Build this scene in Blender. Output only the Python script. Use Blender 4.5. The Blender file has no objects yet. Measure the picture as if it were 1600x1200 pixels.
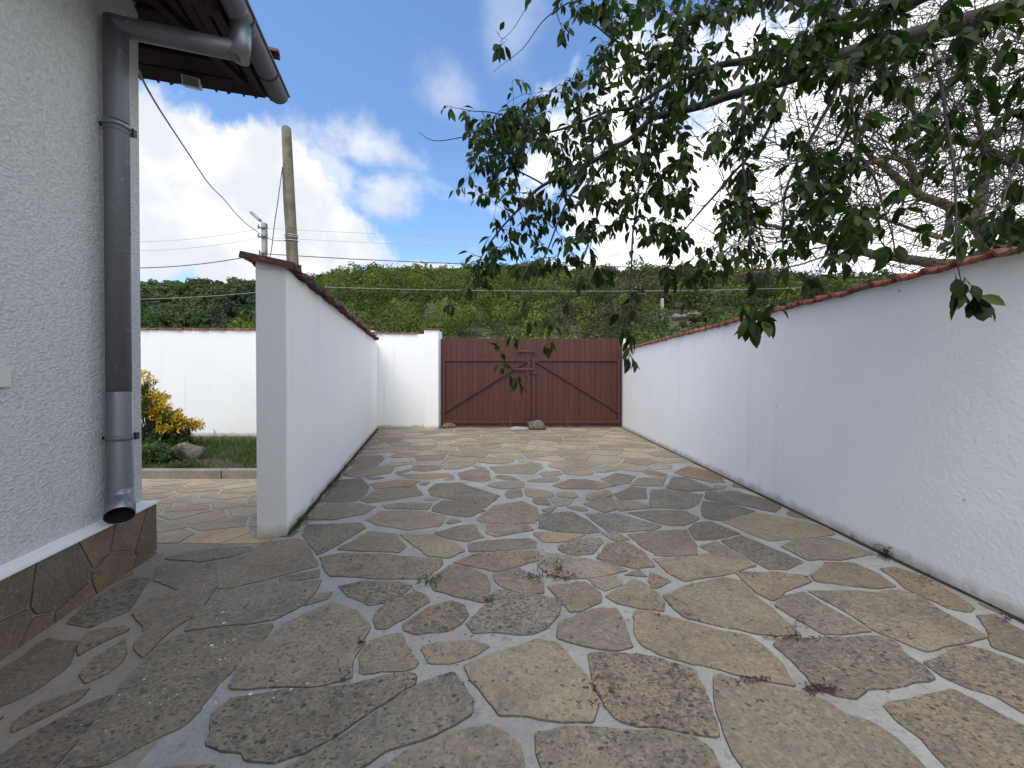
import bpy, math, random
import numpy as np
from mathutils import Vector, Matrix, noise
R = math.radians
random.seed(7); rng = np.random.default_rng(7)
S = bpy.context.scene
C = S.collection

# ------------------------------------------------------------------ camera
EYE = 1.2; F = 600.0; HOR = 589.0           # eye height, focal length and horizon row for a 1600 px wide frame
cam_d = bpy.data.cameras.new('camera'); cam = bpy.data.objects.new('camera', cam_d); C.objects.link(cam)
cam_d.sensor_width = 36; cam_d.lens = 36*F/1600; cam_d.clip_end = 4000; cam_d.clip_start = 0.02
PITCH = 5.2/F
cam.location = (0, 0, EYE); cam.rotation_euler = (math.pi/2 - PITCH, 0, 0)
cam_d.shift_y = -5.8/1600
S.camera = cam
# ------------------------------------------------------------------ light
SUN_EL, SUN_AZ = R(56), R(201)              # azimuth clockwise from +Y
S.world = bpy.data.worlds.new('World'); W = S.world; W.use_nodes = True
nt = W.node_tree; nt.nodes.clear()
def N(t, ty, **k):
    n = t.nodes.new(ty)
    for a, b in k.items():
        if a.startswith('i_'): n.inputs[int(a[2:])].default_value = b
        else: setattr(n, a, b)
    return n
def LK(t, a, b): t.links.new(a, b)
def math_(t, op, a, b=None, clamp=False):
    n = t.nodes.new('ShaderNodeMath'); n.operation = op; n.use_clamp = clamp
    for i, v in enumerate((a, b)):
        if v is None: continue
        if isinstance(v, (int, float)): n.inputs[i].default_value = v
        else: t.links.new(v, n.inputs[i])
    return n.outputs[0]
def maprange(t, v, a, b, c=0.0, d=1.0, smooth=True):
    n = t.nodes.new('ShaderNodeMapRange'); n.interpolation_type = 'SMOOTHSTEP' if smooth else 'LINEAR'
    t.links.new(v, n.inputs[0])
    for i, x in zip((1, 2, 3, 4), (a, b, c, d)): n.inputs[i].default_value = x
    return n.outputs[0]
def mixc(t, f, a, b, mode='MIX'):
    n = t.nodes.new('ShaderNodeMix'); n.data_type = 'RGBA'; n.blend_type = mode
    for s, v in ((n.inputs[0], f), (n.inputs[6], a), (n.inputs[7], b)):
        if isinstance(v, (int, float)): s.default_value = v
        elif isinstance(v, tuple): s.default_value = v if len(v) == 4 else v + (1,)
        else: t.links.new(v, s)
    return n.outputs[2]
out = N(nt, 'ShaderNodeOutputWorld'); bg = N(nt, 'ShaderNodeBackground')
sky = N(nt, 'ShaderNodeTexSky', sky_type='NISHITA', sun_disc=False, sun_elevation=SUN_EL, sun_rotation=SUN_AZ,
        air_density=1.25, dust_density=0.6, ozone_density=2.2)
tc = N(nt, 'ShaderNodeTexCoord'); DIR = tc.outputs['Generated']
def vmath(t, op, a, b):
    n = t.nodes.new('ShaderNodeVectorMath'); n.operation = op
    for i, v in enumerate((a, b)):
        if v is None: continue
        if isinstance(v, tuple): n.inputs[i].default_value = v
        else: t.links.new(v, n.inputs[i])
    return n
n1 = N(nt, 'ShaderNodeTexNoise'); n1.inputs['Scale'].default_value = 4.2; n1.inputs['Detail'].default_value = 9; n1.inputs['Roughness'].default_value = .6
n1.inputs['Distortion'].default_value = .25
LK(nt, DIR, n1.inputs['Vector'])
n2 = N(nt, 'ShaderNodeTexNoise'); n2.inputs['Scale'].default_value = 9; n2.inputs['Detail'].default_value = 8; n2.inputs['Roughness'].default_value = .55
LK(nt, DIR, n2.inputs['Vector'])
n3 = N(nt, 'ShaderNodeTexNoise'); n3.inputs['Scale'].default_value = 2.2; n3.inputs['Detail'].default_value = 6
LK(nt, DIR, n3.inputs['Vector'])
# clouds: (direction of the cloud centre, half width, half height, density, softness)
clouds = [(300, 310, 190, 120, 1.0, .35), (440, 375, 120, 95, 1.0, .35), (235, 255, 120, 75, 1.0, .35),
          (570, 225, 75, 36, .75, .8), (600, 300, 55, 36, .8, .8), (520, 275, 45, 40, .6, .8), (700, 140, 50, 50, .38, 1.0),
          (790, 50, 55, 45, .22, 1.0), (690, 425, 55, 14, .9, .5), (1250, 330, 330, 150, 1.0, .5),
          (1600, 170, 420, 220, 1.0, .5), (1080, 270, 190, 130, 1.0, .6), (1050, 425, 280, 45, 1.0, .5), (1500, 330, 300, 160, 1.0, .5)]
acc = None
for px, py, rx, ry, den, soft in clouds:
    v = Vector(((px-800)/F, 1, (HOR-py)/F)); L = v.length; c = v/L
    k = vmath(nt, 'SUBTRACT', DIR, tuple(c)).outputs[0]
    k = vmath(nt, 'MULTIPLY', k, (F*L/rx/ (1+abs(c.x)*.3), F*L/rx*.8, F*L/ry)).outputs[0]
    d = nt.nodes.new('ShaderNodeVectorMath'); d.operation = 'LENGTH'; LK(nt, k, d.inputs[0])
    dd = math_(nt, 'ADD', d.outputs['Value'], math_(nt, 'MULTIPLY', math_(nt, 'SUBTRACT', n1.outputs[0], .5), 2.6 if soft < .6 else 3.6))
    dd = math_(nt, 'ADD', dd, math_(nt, 'MULTIPLY', math_(nt, 'SUBTRACT', n2.outputs[0], .5), 1.0))
    m = maprange(nt, dd, 1.0 + soft*.5, 1.0 - soft*.7, 0, den)
    acc = m if acc is None else math_(nt, 'MAXIMUM', acc, m)
back = maprange(nt, n3.outputs[0], .36, .56, 0, .97)            # unseen broken cloud behind, coverage raised for more neutral light
sepd = N(nt, 'ShaderNodeSeparateXYZ'); LK(nt, DIR, sepd.inputs[0])
away = maprange(nt, sepd.outputs[1], .25, -.1, 0, 1)
acc = math_(nt, 'MAXIMUM', acc, math_(nt, 'MULTIPLY', back, away))
shade = maprange(nt, n2.outputs[0], .35, .68, 0, 1)
lit = math_(nt, 'MULTIPLY', maprange(nt, sepd.outputs[0], -.35, .35, .0, 1.0), 1.0)
ccol = mixc(nt, shade, (5.1, 5.3, 5.7), (6.8, 6.9, 7.0))
ccol = mixc(nt, lit, ccol, (9.5, 9.5, 9.5))
ccol = mixc(nt, away, ccol, (11.0, 11.1, 11.2))  # unseen cloud behind the camera made brighter to light the scene
skyc = mixc(nt, 1.0, sky.outputs[0], (1.06, 1.24, 1.45), 'MULTIPLY')
LK(nt, mixc(nt, acc, skyc, ccol), bg.inputs[0]); bg.inputs[1].default_value = 0.1
LK(nt, bg.outputs[0], out.inputs[0])
sd = bpy.data.lights.new('sun', 'SUN'); sd.energy = 1.25; sd.angle = R(32); sd.color = (1, .96, .91)
so = bpy.data.objects.new('sun', sd); C.objects.link(so)
sv = Vector((math.sin(SUN_AZ)*math.cos(SUN_EL), math.cos(SUN_AZ)*math.cos(SUN_EL), math.sin(SUN_EL)))
so.rotation_euler = sv.to_track_quat('Z', 'Y').to_euler(); so.location = (0, -5, 20)
S.view_settings.view_transform = 'Standard'; S.view_settings.look = 'None'; S.view_settings.exposure = 0.72
S.render.engine = 'CYCLES'

# ------------------------------------------------------------------ helpers
def at(px, py, Y): return Vector(((px-800)/F*Y, Y, EYE + (HOR-py)/F*Y))
def onground(px, py, z=0.0):
    Y = (EYE-z)*F/(py-HOR); return Vector(((px-800)/F*Y, Y, z))
def tag(o, label=None, cat=None, group=None, kind=None):
    if label: o['label'] = label
    if cat: o['category'] = cat
    if group: o['group'] = group
    if kind: o['kind'] = kind
    return o
def thing(name, label, cat, loc=(0, 0, 0), rz=0, group=None):
    o = bpy.data.objects.new(name, None); C.objects.link(o); o.location = loc; o.rotation_euler = (0, 0, rz)
    o.empty_display_size = .2
    return tag(o, label, cat, group)
class MB:
    """collects geometry, built as one mesh object"""
    def __init__(s): s.v = []; s.f = []; s.m = []; s.c = []
    def add(s, vs, fs, mi=0, col=None):
        b = len(s.v); s.v += [tuple(v) for v in vs]
        for f in fs: s.f.append(tuple(i+b for i in f)); s.m.append(mi); s.c.append(col or (1, 1, 1, 0))
    def box(s, x0, x1, y0, y1, z0, z1, mi=0, col=None, M=None):
        vs = [Vector((x, y, z)) for z in (z0, z1) for y in (y0, y1) for x in (x0, x1)]
        if M is not None: vs = [M @ v for v in vs]
        s.add(vs, [(0, 2, 3, 1), (4, 5, 7, 6), (0, 1, 5, 4), (2, 6, 7, 3), (0, 4, 6, 2), (1, 3, 7, 5)], mi, col)
    def bar(s, a, b, w, h, up=Vector((0, 0, 1)), mi=0, col=None):
        a = Vector(a); b = Vector(b); d = (b-a).normalized(); x = d.cross(up)
        if x.length < 1e-4: x = Vector((1, 0, 0))
        x.normalize(); y = x.cross(d)
        vs = [p + x*sx*w/2 + y*sy*h/2 for p in (a, b) for sx, sy in ((-1, -1), (1, -1), (1, 1), (-1, 1))]
        s.add(vs, [(3, 2, 1, 0), (4, 5, 6, 7), (0, 1, 5, 4), (1, 2, 6, 5), (2, 3, 7, 6), (3, 0, 4, 7)], mi, col)
    def tube(s, pts, rad, n=6, mi=0, col=None, cap=True):
        pts = [Vector(p) for p in pts]
        if not hasattr(rad, '__len__'): rad = [rad]*len(pts)
        prev = None; b = len(s.v); k = len(pts)
        for i, p in enumerate(pts):
            d = (pts[min(i+1, k-1)] - pts[max(i-1, 0)])
            if d.length < 1e-7: d = Vector((0, 0, 1))
            d.normalize()
            if prev is None:
                prev = d.orthogonal().normalized()
            x = prev - d*prev.dot(d)
            if x.length < 1e-4: x = d.orthogonal()
            x.normalize(); prev = x; y = d.cross(x)
            for j in range(n):
                a = 2*math.pi*j/n; s.v.append(tuple(p + (x*math.cos(a) + y*math.sin(a))*rad[i]))
        col = col or (1, 1, 1, 0)
        for i in range(k-1):
            for j in range(n):
                s.f.append((b+i*n+j, b+i*n+(j+1) % n, b+(i+1)*n+(j+1) % n, b+(i+1)*n+j)); s.m.append(mi); s.c.append(col)
        if cap:
            s.f.append(tuple(b+j for j in range(n))[::-1]); s.m.append(mi); s.c.append(col)
            s.f.append(tuple(b+(k-1)*n+j for j in range(n))); s.m.append(mi); s.c.append(col)
    def build(s, name, mats, parent=None, smooth=False):
        me = bpy.data.meshes.new(name); me.from_pydata(s.v, [], s.f)
        if not isinstance(mats, (list, tuple)): mats = [mats]
        for m in mats: me.materials.append(m)
        me.polygons.foreach_set('material_index', s.m)
        ca = me.color_attributes.new('tint', 'FLOAT_COLOR', 'CORNER')
        cnt = np.array([len(f) for f in s.f]); arr = np.repeat(np.array(s.c, dtype=np.float32), cnt, axis=0)
        ca.data.foreach_set('color', arr.ravel())
        if smooth: me.polygons.foreach_set('use_smooth', [True]*len(s.f))
        me.update(); o = bpy.data.objects.new(name, me); C.objects.link(o)
        if parent: o.parent = parent
        return o
def npmesh(name, V, Fq, mats, cols=None, parent=None, smooth=False):
    """fast mesh of quads (Fq: n x 4) or tris with one colour for each face"""
    me = bpy.data.meshes.new(name); k = Fq.shape[1]
    me.vertices.add(len(V)); me.vertices.foreach_set('co', V.astype(np.float32).ravel())
    me.loops.add(Fq.size); me.loops.foreach_set('vertex_index', Fq.astype(np.int32).ravel())
    me.polygons.add(len(Fq)); me.polygons.foreach_set('loop_start', np.arange(0, Fq.size, k, dtype=np.int32))
    me.polygons.foreach_set('loop_total', np.full(len(Fq), k, dtype=np.int32))
    if cols is not None:
        ca = me.color_attributes.new('tint', 'FLOAT_COLOR', 'CORNER')
        ca.data.foreach_set('color', np.repeat(cols.astype(np.float32), k, axis=0).ravel())
    if smooth: me.polygons.foreach_set('use_smooth', np.ones(len(Fq), bool))
    me.materials.append(mats); me.update(calc_edges=True); me.validate()
    o = bpy.data.objects.new(name, me); C.objects.link(o)
    if parent: o.parent = parent
    return o
def bevel(o, w, seg=2):
    m = o.modifiers.new('bevel', 'BEVEL'); m.width = w; m.segments = seg; m.limit_method = 'ANGLE'; return o

# ------------------------------------------------------------------ materials
def mat(name, base=(.5, .5, .5), rough=.8, metal=0.0):
    m = bpy.data.materials.new(name); m.use_nodes = True; t = m.node_tree
    b = t.nodes['Principled BSDF']; b.inputs['Base Color'].default_value = base + (1,)
    b.inputs['Roughness'].default_value = rough; b.inputs['Metallic'].default_value = metal
    return m, t, b
def coord(t, scale=(1, 1, 1), kind='Object'):
    c = t.nodes.new('ShaderNodeTexCoord'); mp = t.nodes.new('ShaderNodeMapping')
    mp.inputs['Scale'].default_value = scale; t.links.new(c.outputs[kind], mp.inputs[0]); return mp.outputs[0]
def noisen(t, vec, scale, detail=4, rough=.55, dist=0):
    n = t.nodes.new('ShaderNodeTexNoise'); n.inputs['Scale'].default_value = scale; n.inputs['Detail'].default_value = detail
    n.inputs['Roughness'].default_value = rough; n.inputs['Distortion'].default_value = dist
    t.links.new(vec, n.inputs['Vector']); return n.outputs[0]
def voro(t, vec, scale, feat='F1', rnd=1.0):
    n = t.nodes.new('ShaderNodeTexVoronoi'); n.feature = feat; n.inputs['Scale'].default_value = scale
    n.inputs['Randomness'].default_value = rnd; t.links.new(vec, n.inputs['Vector']); return n
def bump(t, b, h, strength, dist, prev=None):
    n = t.nodes.new('ShaderNodeBump'); n.inputs['Strength'].default_value = strength; n.inputs['Distance'].default_value = dist
    t.links.new(h, n.inputs['Height'])
    if prev is not None: t.links.new(prev, n.inputs['Normal'])
    t.links.new(n.outputs[0], b.inputs['Normal']); return n.outputs[0]
def attr(t, name='tint'):
    n = t.nodes.new('ShaderNodeAttribute'); n.attribute_name = name; return n

def plaster(name, base, scale, strength, dist, dirt=.12, grime=(.30, .27, .22), stretch=(1, 1, 1)):
    m, t, b = mat(name, base, .92); v = coord(t); vs = coord(t, stretch)
    a = noisen(t, v, 1.3, 5); c = noisen(t, v, 9, 4)
    col = mixc(t, maprange(t, a, .35, .75, 0, .35), base, tuple(x*.93 for x in base))
    # rain streaks and dirt near the ground
    st = noisen(t, coord(t, (7, 7, .35)), 1, 4)
    col = mixc(t, maprange(t, st, .55, .8, 0, dirt), col, grime)
    sp = N(t, 'ShaderNodeSeparateXYZ'); LK(t, v, sp.inputs[0])
    low = math_(t, 'ADD', sp.outputs[2], math_(t, 'MULTIPLY', c, -.12))
    col = mixc(t, maprange(t, low, .045, -.05, 0, .75), col, grime)
    spk = voro(t, v, 3.1); col = mixc(t, maprange(t, spk.outputs[0], .035, .02, 0, .55), col, (.2, .19, .17))
    LK(t, col, b.inputs['Base Color'])
    h = noisen(t, vs, scale, 5, .6); h2 = noisen(t, vs, scale*.25, 3)
    nb = bump(t, b, h, strength, dist); bump(t, b, h2, .14, dist*2, nb)
    return m
M_white = plaster('white_wall_paint', (.86, .865, .865), 38, .55, .006, .14)
M_grey_pl = plaster('shaded_weathered_plaster', (.70, .70, .71), 46, .6, .006, .25)  # greyer base puts the wall end's weaker light into the colour
# coarse splash render of the house
m, t, b = mat('coarse_render', (.6, .6, .6), .95); v = coord(t)
vv = vmath(t, 'MULTIPLY', v, (1, 1, .8)).outputs[0]
h1 = noisen(t, vv, 70, 4, .6, 0); h2 = voro(t, vmath(t, 'MULTIPLY', v, (.75, .75, 1.15)).outputs[0], 88, 'SMOOTH_F1').outputs[0]; h3 = noisen(t, vv, 30, 3)
hh = math_(t, 'SUBTRACT', math_(t, 'ADD', math_(t, 'MULTIPLY', h1, .5), math_(t, 'MULTIPLY', h3, .35)), math_(t, 'MULTIPLY', h2, .9))
bump(t, b, hh, .75, .011)
LK(t, mixc(t, maprange(t, hh, -.3, .35), (.49, .495, .49), (.63, .635, .63)), b.inputs['Base Color']); M_render = m

def noise3(t, vec, scale):
    n = t.nodes.new('ShaderNodeTexNoise'); n.inputs['Scale'].default_value = scale; t.links.new(vec, n.inputs['Vector']); return n.outputs['Color']
def stone_mat(name, vert=False):
    m, t, b = mat(name, (.3, .27, .23), .76); v = coord(t); at_ = attr(t)
    big = noisen(t, v, 2.7, 6, .6); mid = noisen(t, v, 14, 5, .65); fine = noisen(t, v, 120, 3, .6)
    col = mixc(t, maprange(t, big, .38, .66, 0, .85), at_.outputs[0], mixc(t, 1.0, at_.outputs[0], (.62, .62, .62), 'MULTIPLY'))
    col = mixc(t, maprange(t, mid, .35, .72, 0, .55), col, mixc(t, 1.0, at_.outputs[0], (1.3, 1.22, 1.08), 'MULTIPLY'))
    gr = noisen(t, coord(t, (3, 9, 3)), 3, 5, .7, 1.2)
    col = mixc(t, maprange(t, gr, .52, .68, 0, .3), col, mixc(t, 1.0, at_.outputs[0], (.78, .70, .62), 'MULTIPLY'))
    col = mixc(t, maprange(t, fine, .42, .7, 0, .35), col, (.13, .12, .105))
    amt = at_.outputs['Alpha']
    def spots(scale, sc, lo, hi, strength, colr, gate_lo=.42):
        nonlocal col
        s = noisen(t, coord(t, sc), scale, 3, .55, .3)
        g = noisen(t, v, 3.3, 3)
        th = math_(t, 'SUBTRACT', s, math_(t, 'MULTIPLY', math_(t, 'SUBTRACT', math_(t, 'MULTIPLY', amt, g), .28), .22))
        f = maprange(t, math_(t, 'SUBTRACT', math_(t, 'MULTIPLY', s, 2), th), lo, hi, 0, strength)
        col = mixc(t, f, col, colr)
    spots(42, (1, 1.7, 1), .62, .70, .72, (.06, .058, .056))
    spots(95, (1.2, 1, 1), .56, .68, .60, (.085, .08, .075))
    spots(16, (1, 1.3, 1), .54, .74, .42, (.10, .098, .096))
    wv = vmath(t, 'ADD', v, vmath(t, 'MULTIPLY', noise3(t, v, 9), (.03, .03, .03)).outputs[0]).outputs[0]
    for sc, keep, rad in ((30, .55, .38), (62, .42, .38)):      # lichen dots and pits of two sizes
        vo = voro(t, vmath(t, 'MULTIPLY', wv, (1, 1.6, 1)).outputs[0], sc); sr = N(t, 'ShaderNodeSeparateColor'); LK(t, vo.outputs['Color'], sr.inputs[0])
        r_ = math_(t, 'MULTIPLY', maprange(t, sr.outputs[0], keep, 1.0, 0, rad, False), amt)
        f = maprange(t, math_(t, 'SUBTRACT', r_, vo.outputs['Distance']), -.03, .07, 0, .85)
        col = mixc(t, f, col, (.034, .033, .031))
    fl = noisen(t, v, 60, 4, .75); col = mixc(t, maprange(t, fl, .3, .7, .35, 0), col, (.06, .055, .048)); col = mixc(t, maprange(t, fl, .52, .75, 0, .5), col, (.46, .40, .31))
    LK(t, col, b.inputs['Base Color'])
    nb = bump(t, b, noisen(t, v, 45, 5, .65), .7, .007); bump(t, b, noisen(t, v, 7, 4), .45, .02, nb)
    return m
M_stone = stone_mat('sandstone_slabs')
def mortar_mat(name, c1, c2, gap=.25):
    m, t, b = mat(name, c1, .95); v = coord(t)
    a = noisen(t, v, 3, 5); c = noisen(t, v, 90, 4, .7); e = noisen(t, v, 18, 4, .6)
    col = mixc(t, maprange(t, a, .35, .7), c1, c2)
    col = mixc(t, maprange(t, c, .48, .7, 0, .7), col, tuple(x*.4 for x in c1)); col = mixc(t, maprange(t, noisen(t, v, 45, 5, .8), .5, .8, 0, .5), col, tuple(min(1, x*1.7) for x in c1))
    col = mixc(t, maprange(t, e, .56, .7, 0, gap), col, tuple(x*.6 for x in c2))
    LK(t, col, b.inputs['Base Color']); nb = bump(t, b, c, .8, .005); bump(t, b, e, .5, .012, nb)
    return m
M_mortar = mortar_mat('pale_mortar', (.39, .375, .35), (.29, .275, .25), .5)
M_mortar_b = mortar_mat('brown_mortar', (.34, .29, .225), (.25, .21, .16))
M_mortar_y = mortar_mat('sandy_mortar', (.50, .46, .39), (.42, .37, .30), .1)
m, t, b = mat('clay_tile', (.24, .07, .05), .85); v = coord(t); a_ = attr(t)
col = mixc(t, maprange(t, noisen(t, v, 9, 5, .7), .42, .7, 0, .75), a_.outputs[0], (.085, .05, .042))
col = mixc(t, maprange(t, noisen(t, v, 28, 4), .6, .72, 0, .6), col, (.33, .24, .18))
LK(t, col, b.inputs['Base Color']); bump(t, b, noisen(t, v, 60, 4), .5, .005); M_tile = m
m, t, b = mat('gate_paint', (.10, .024, .020), .55); v = coord(t); a_ = attr(t)
col = mixc(t, maprange(t, noisen(t, coord(t, (22, 22, 1.2)), 1, 5, .7), .4, .75, 0, .5), a_.outputs[0], mixc(t, 1.0, a_.outputs[0], (.62, .62, .62), 'MULTIPLY'))
col = mixc(t, maprange(t, noisen(t, coord(t, (60, 60, 4)), 1, 3), .70, .76, 0, .5), col, (.17, .10, .07))
LK(t, col, b.inputs['Base Color']); bump(t, b, noisen(t, coord(t, (90, 90, 4)), 1, 4), .4, .004); M_gate = m
def metal_mat(name, base, rough, metal, streak):
    m, t, b = mat(name, base, rough, metal); v = coord(t, (14, 14, .8)); v2 = coord(t)
    s = noisen(t, v, 1, 5, .7); col = mixc(t, maprange(t, s, .35, .75, 0, .6), base, streak)
    col = mixc(t, maprange(t, noisen(t, v2, 21, 5, .7), .62, .68, 0, .5), col, tuple(min(1, x*2.2) for x in streak))
    LK(t, col, b.inputs['Base Color'])
    LK(t, maprange(t, s, .3, .8, rough-.1, rough+.2), b.inputs['Roughness']); bump(t, b, noisen(t, v2, 8, 3), .15, .01); return m
M_zinc_old = metal_mat('dull_zinc', (.14, .145, .165), .5, .5, (.20, .205, .22))
M_zinc_new = metal_mat('bright_galvanised', (.27, .29, .32), .36, .8, (.15, .16, .19))
M_dark_in = mat('pipe_inside', (.01, .01, .012), .9)[0]
M_wood = mat('dark_stained_wood', (.035, .014, .011), .8)[0]
_t = M_wood.node_tree; LK(_t, mixc(_t, noisen(_t, coord(_t), 12, 5, .7), (.03, .012, .010), (.012, .007, .006)), _t.nodes['Principled BSDF'].inputs['Base Color'])
M_conc = mortar_mat('pole_concrete', (.22, .19, .14), (.12, .105, .08), .85)
M_conc_l = mortar_mat('pale_concrete', (.36, .36, .35), (.28, .28, .27))
M_wire = mat('wire_grey', (.09, .09, .10), .6)[0]
M_wire_l = mat('wire_pale', (.42, .42, .42), .6)[0]
M_plastic = mat('grey_plastic', (.6, .6, .57), .5)[0]
M_black = mat('black_plastic', (.02, .02, .022), .5)[0]
M_lamp_glass = mat('lamp_glass', (.16, .17, .16), .2)[0]
def bark_mat(name, c1, c2, c3, a=.55, bb=.7):
    m, t, b = mat(name, c1, .9); v = coord(t)
    col = mixc(t, maprange(t, noisen(t, v, 16, 5, .7), .35, .7), c1, c2)
    col = mixc(t, maprange(t, noisen(t, v, 7, 5, .65), a, bb, 0, .9), col, c3)
    LK(t, col, b.inputs['Base Color']); bump(t, b, noisen(t, coord(t, (1, 1, .4)), 60, 4), .8, .01); return m
M_bark = bark_mat('dark_bark', (.045, .038, .034), (.025, .021, .02), (.07, .065, .055))
M_bark_l = bark_mat('lichen_bark', (.13, .112, .08), (.08, .07, .055), (.30, .20, .055), .48, .6)
M_twig = bark_mat('grey_twig', (.055, .043, .042), (.035, .028, .03), (.10, .085, .075))
def leaf_mat(name, trans=.35, rough=.5, tcol=(1.3, 1.9, .5)):
    m, t, b = mat(name, (.05, .09, .03), rough); a_ = attr(t)
    LK(t, a_.outputs[0], b.inputs['Base Color']); b.inputs['Specular IOR Level'].default_value = .25
    tr = N(t, 'ShaderNodeBsdfTranslucent'); LK(t, mixc(t, 1.0, a_.outputs[0], tcol, 'MULTIPLY'), tr.inputs[0])
    mx = N(t, 'ShaderNodeMixShader'); mx.inputs[0].default_value = trans
    o = [n for n in t.nodes if n.type == 'OUTPUT_MATERIAL'][0]
    LK(t, b.outputs[0], mx.inputs[1]); LK(t, tr.outputs[0], mx.inputs[2]); LK(t, mx.outputs[0], o.inputs[0]); return m
M_leaf = leaf_mat('tree_leaf', .3, .62); M_far = leaf_mat('wood_foliage', .3, .8); M_shrub = leaf_mat('shrub_leaf', .3, .6)
M_grass = leaf_mat('grass_blades', .3, .7)
m, t, b = mat('soil', (.06, .045, .03), 1); v = coord(t)
LK(t, mixc(t, maprange(t, noisen(t, v, 5, 5, .7), .4, .65), (.075, .055, .038), (.045, .05, .022)), b.inputs['Base Color'])
bump(t, b, noisen(t, v, 22, 5, .7), 1, .03); M_soil = m
m, t, b = mat('field_ground', (.07, .075, .035), 1); v = coord(t)
LK(t, mixc(t, maprange(t, noisen(t, v, .05, 6, .7), .4, .6), (.05, .058, .026), (.08, .072, .045)), b.inputs['Base Color']); M_field = m
m, t, b = mat('boulder_stone', (.12, .105, .085), .9); v = coord(t)
LK(t, mixc(t, maprange(t, noisen(t, v, 14, 5, .7), .4, .65), (.17, .145, .11), (.075, .07, .06)), b.inputs['Base Color'])
bump(t, b, noisen(t, v, 18, 5, .7), .8, .02); M_rock = m
M_litter = mat('dry_litter', (.06, .022, .015), .9)[0]; M_chip = mat('white_paint_flake', (.75, .76, .78), .7)[0]

# ------------------------------------------------------------------ plan of the walls
LW0 = Vector((-1.70, 2.89, 0)); LW1 = Vector((-3.10, 8.80, 0)); LWd = (LW1-LW0).normalized(); LWn = Vector((LWd.y, -LWd.x, 0))   # normal to the driveway
RW0 = Vector((2.44, -2.5, 0)); RW1 = Vector((2.59, 8.95, 0))
def lwx(y): return LW0.x + (y-LW0.y)*(LW1.x-LW0.x)/(LW1.y-LW0.y)

# ------------------------------------------------------------------ crazy paving
def zoom(x0, y0, s, polys, base): 
    return [([(x0+x/s, y0+y/s) for x, y in p], base if c is None else c) for p, c in polys]
G = None
GREY = (.222, .193, .152); BEI = (.275, .235, .18); BRO = (.215, .172, .128); ORA = (.28, .20, .13); LIG = (.262, .234, .195); DRK = (.168, .142, .112); PIN = (.222, .188, .15)
st = []
st += zoom(0, 800, 2.5, [
 ([(1190,55),(1400,45),(1425,65),(1300,140),(1240,170),(1215,130),(1185,90)], GREY),
 ([(1320,150),(1440,80),(1540,90),(1580,140),(1560,160)], GREY),
 ([(1015,125),(1150,108),(1190,125),(1235,215),(1080,255),(870,305),(852,300),(850,240),(800,205),(920,180),(990,150)], GREY),
 ([(1090,262),(1245,232),(1245,255),(1090,280)], GREY),
 ([(850,315),(1080,285),(1255,270),(1240,300),(1180,370),(1060,430),(720,470),(750,410)], BEI),
 ([(700,485),(1050,445),(1060,455),(1000,520),(920,600),(850,680),(780,770),(700,850),(540,930),(400,1000),(220,1020),(350,840),(490,665),(600,540)], (.215,.182,.138)),
 ([(1300,360),(1390,400),(1440,450),(1410,530),(1370,590),(1365,660),(1240,690),(1060,690),(900,700),(895,680),(930,600),(1010,520),(1120,440),(1200,400)], BEI),
 ([(1188,372),(1230,330),(1300,320),(1280,345)], BRO),
 ([(260,440),(350,350),(500,270),(580,262),(540,320),(480,400),(340,460)], (.20,.165,.12)),
 ([(610,215),(760,202),(835,235),(838,300),(760,400),(650,480),(540,580),(525,540),(560,450),(510,400),(580,345),(700,310),(600,270)], PIN),
 ([(315,640),(350,590),(480,500),(480,560),(465,600),(400,640),(330,675)], (.20,.165,.12)),
 ([(50,830),(150,760),(340,700),(300,740),(150,820),(30,870)], (.15,.135,.12)),
 ([(-150,1050),(100,890),(300,775),(420,722),(350,830),(190,1020)], (.16,.135,.11)),
 ([(-100,690),(180,500),(290,520),(260,600),(140,700),(-60,790)], (.16,.14,.115)),
 ([(640,185),(720,165),(850,148),(975,142),(985,150),(900,176),(790,198)], BRO),
 ([(330,480),(480,455),(490,470),(400,510),(300,570),(300,520)], (.17,.155,.135))], G)
st += zoom(440, 900, 2.667, [
 ([(230,50),(330,30),(470,28),(545,50),(500,80),(430,115),(360,128),(290,90)], BEI),
 ([(385,190),(400,150),(440,115),(560,70),(600,90),(605,115),(540,160),(440,225),(400,230)], (.24,.20,.155)),
 ([(500,215),(610,140),(700,112),(760,130),(775,160),(740,215),(700,235),(560,247),(505,235)], (.26,.205,.15)),
 ([(765,205),(850,130),(890,65),(1000,80),(1170,110),(1150,175),(1100,225),(1060,248),(800,242)], LIG),
 ([(1110,50),(1270,30),(1335,80),(1325,110),(1240,160),(1205,160),(1170,115)], GREY),
 ([(1275,12),(1390,5),(1420,35),(1345,65),(1310,45)], LIG),
 ([(1160,205),(1330,140),(1400,145),(1430,200),(1460,305),(1380,318),(1200,285),(1145,265)], (.20,.18,.15)),
 ([(325,340),(345,305),(400,265),(490,250),(530,320),(565,370),(555,395),(400,410),(330,415)], BEI),
 ([(580,310),(640,290),(790,275),(860,300),(820,335),(700,370),(620,370)], BEI),
 ([(755,385),(870,345),(1000,300),(1060,275),(1150,290),(1230,390),(1300,460),(1315,560),(1300,615),(1160,620),(1020,590),(920,595),(870,550),(800,450)], BEI),
 ([(715,415),(740,450),(780,520),(790,590),(700,640),(560,690),(420,740),(340,800),(250,850),(-60,850),(130,750),(250,690),(420,570),(520,500),(640,440)], (.22,.20,.17)),
 ([(340,850),(560,722),(700,670),(850,645),(930,665),(980,710),(1030,830)], LIG)], G)
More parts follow.
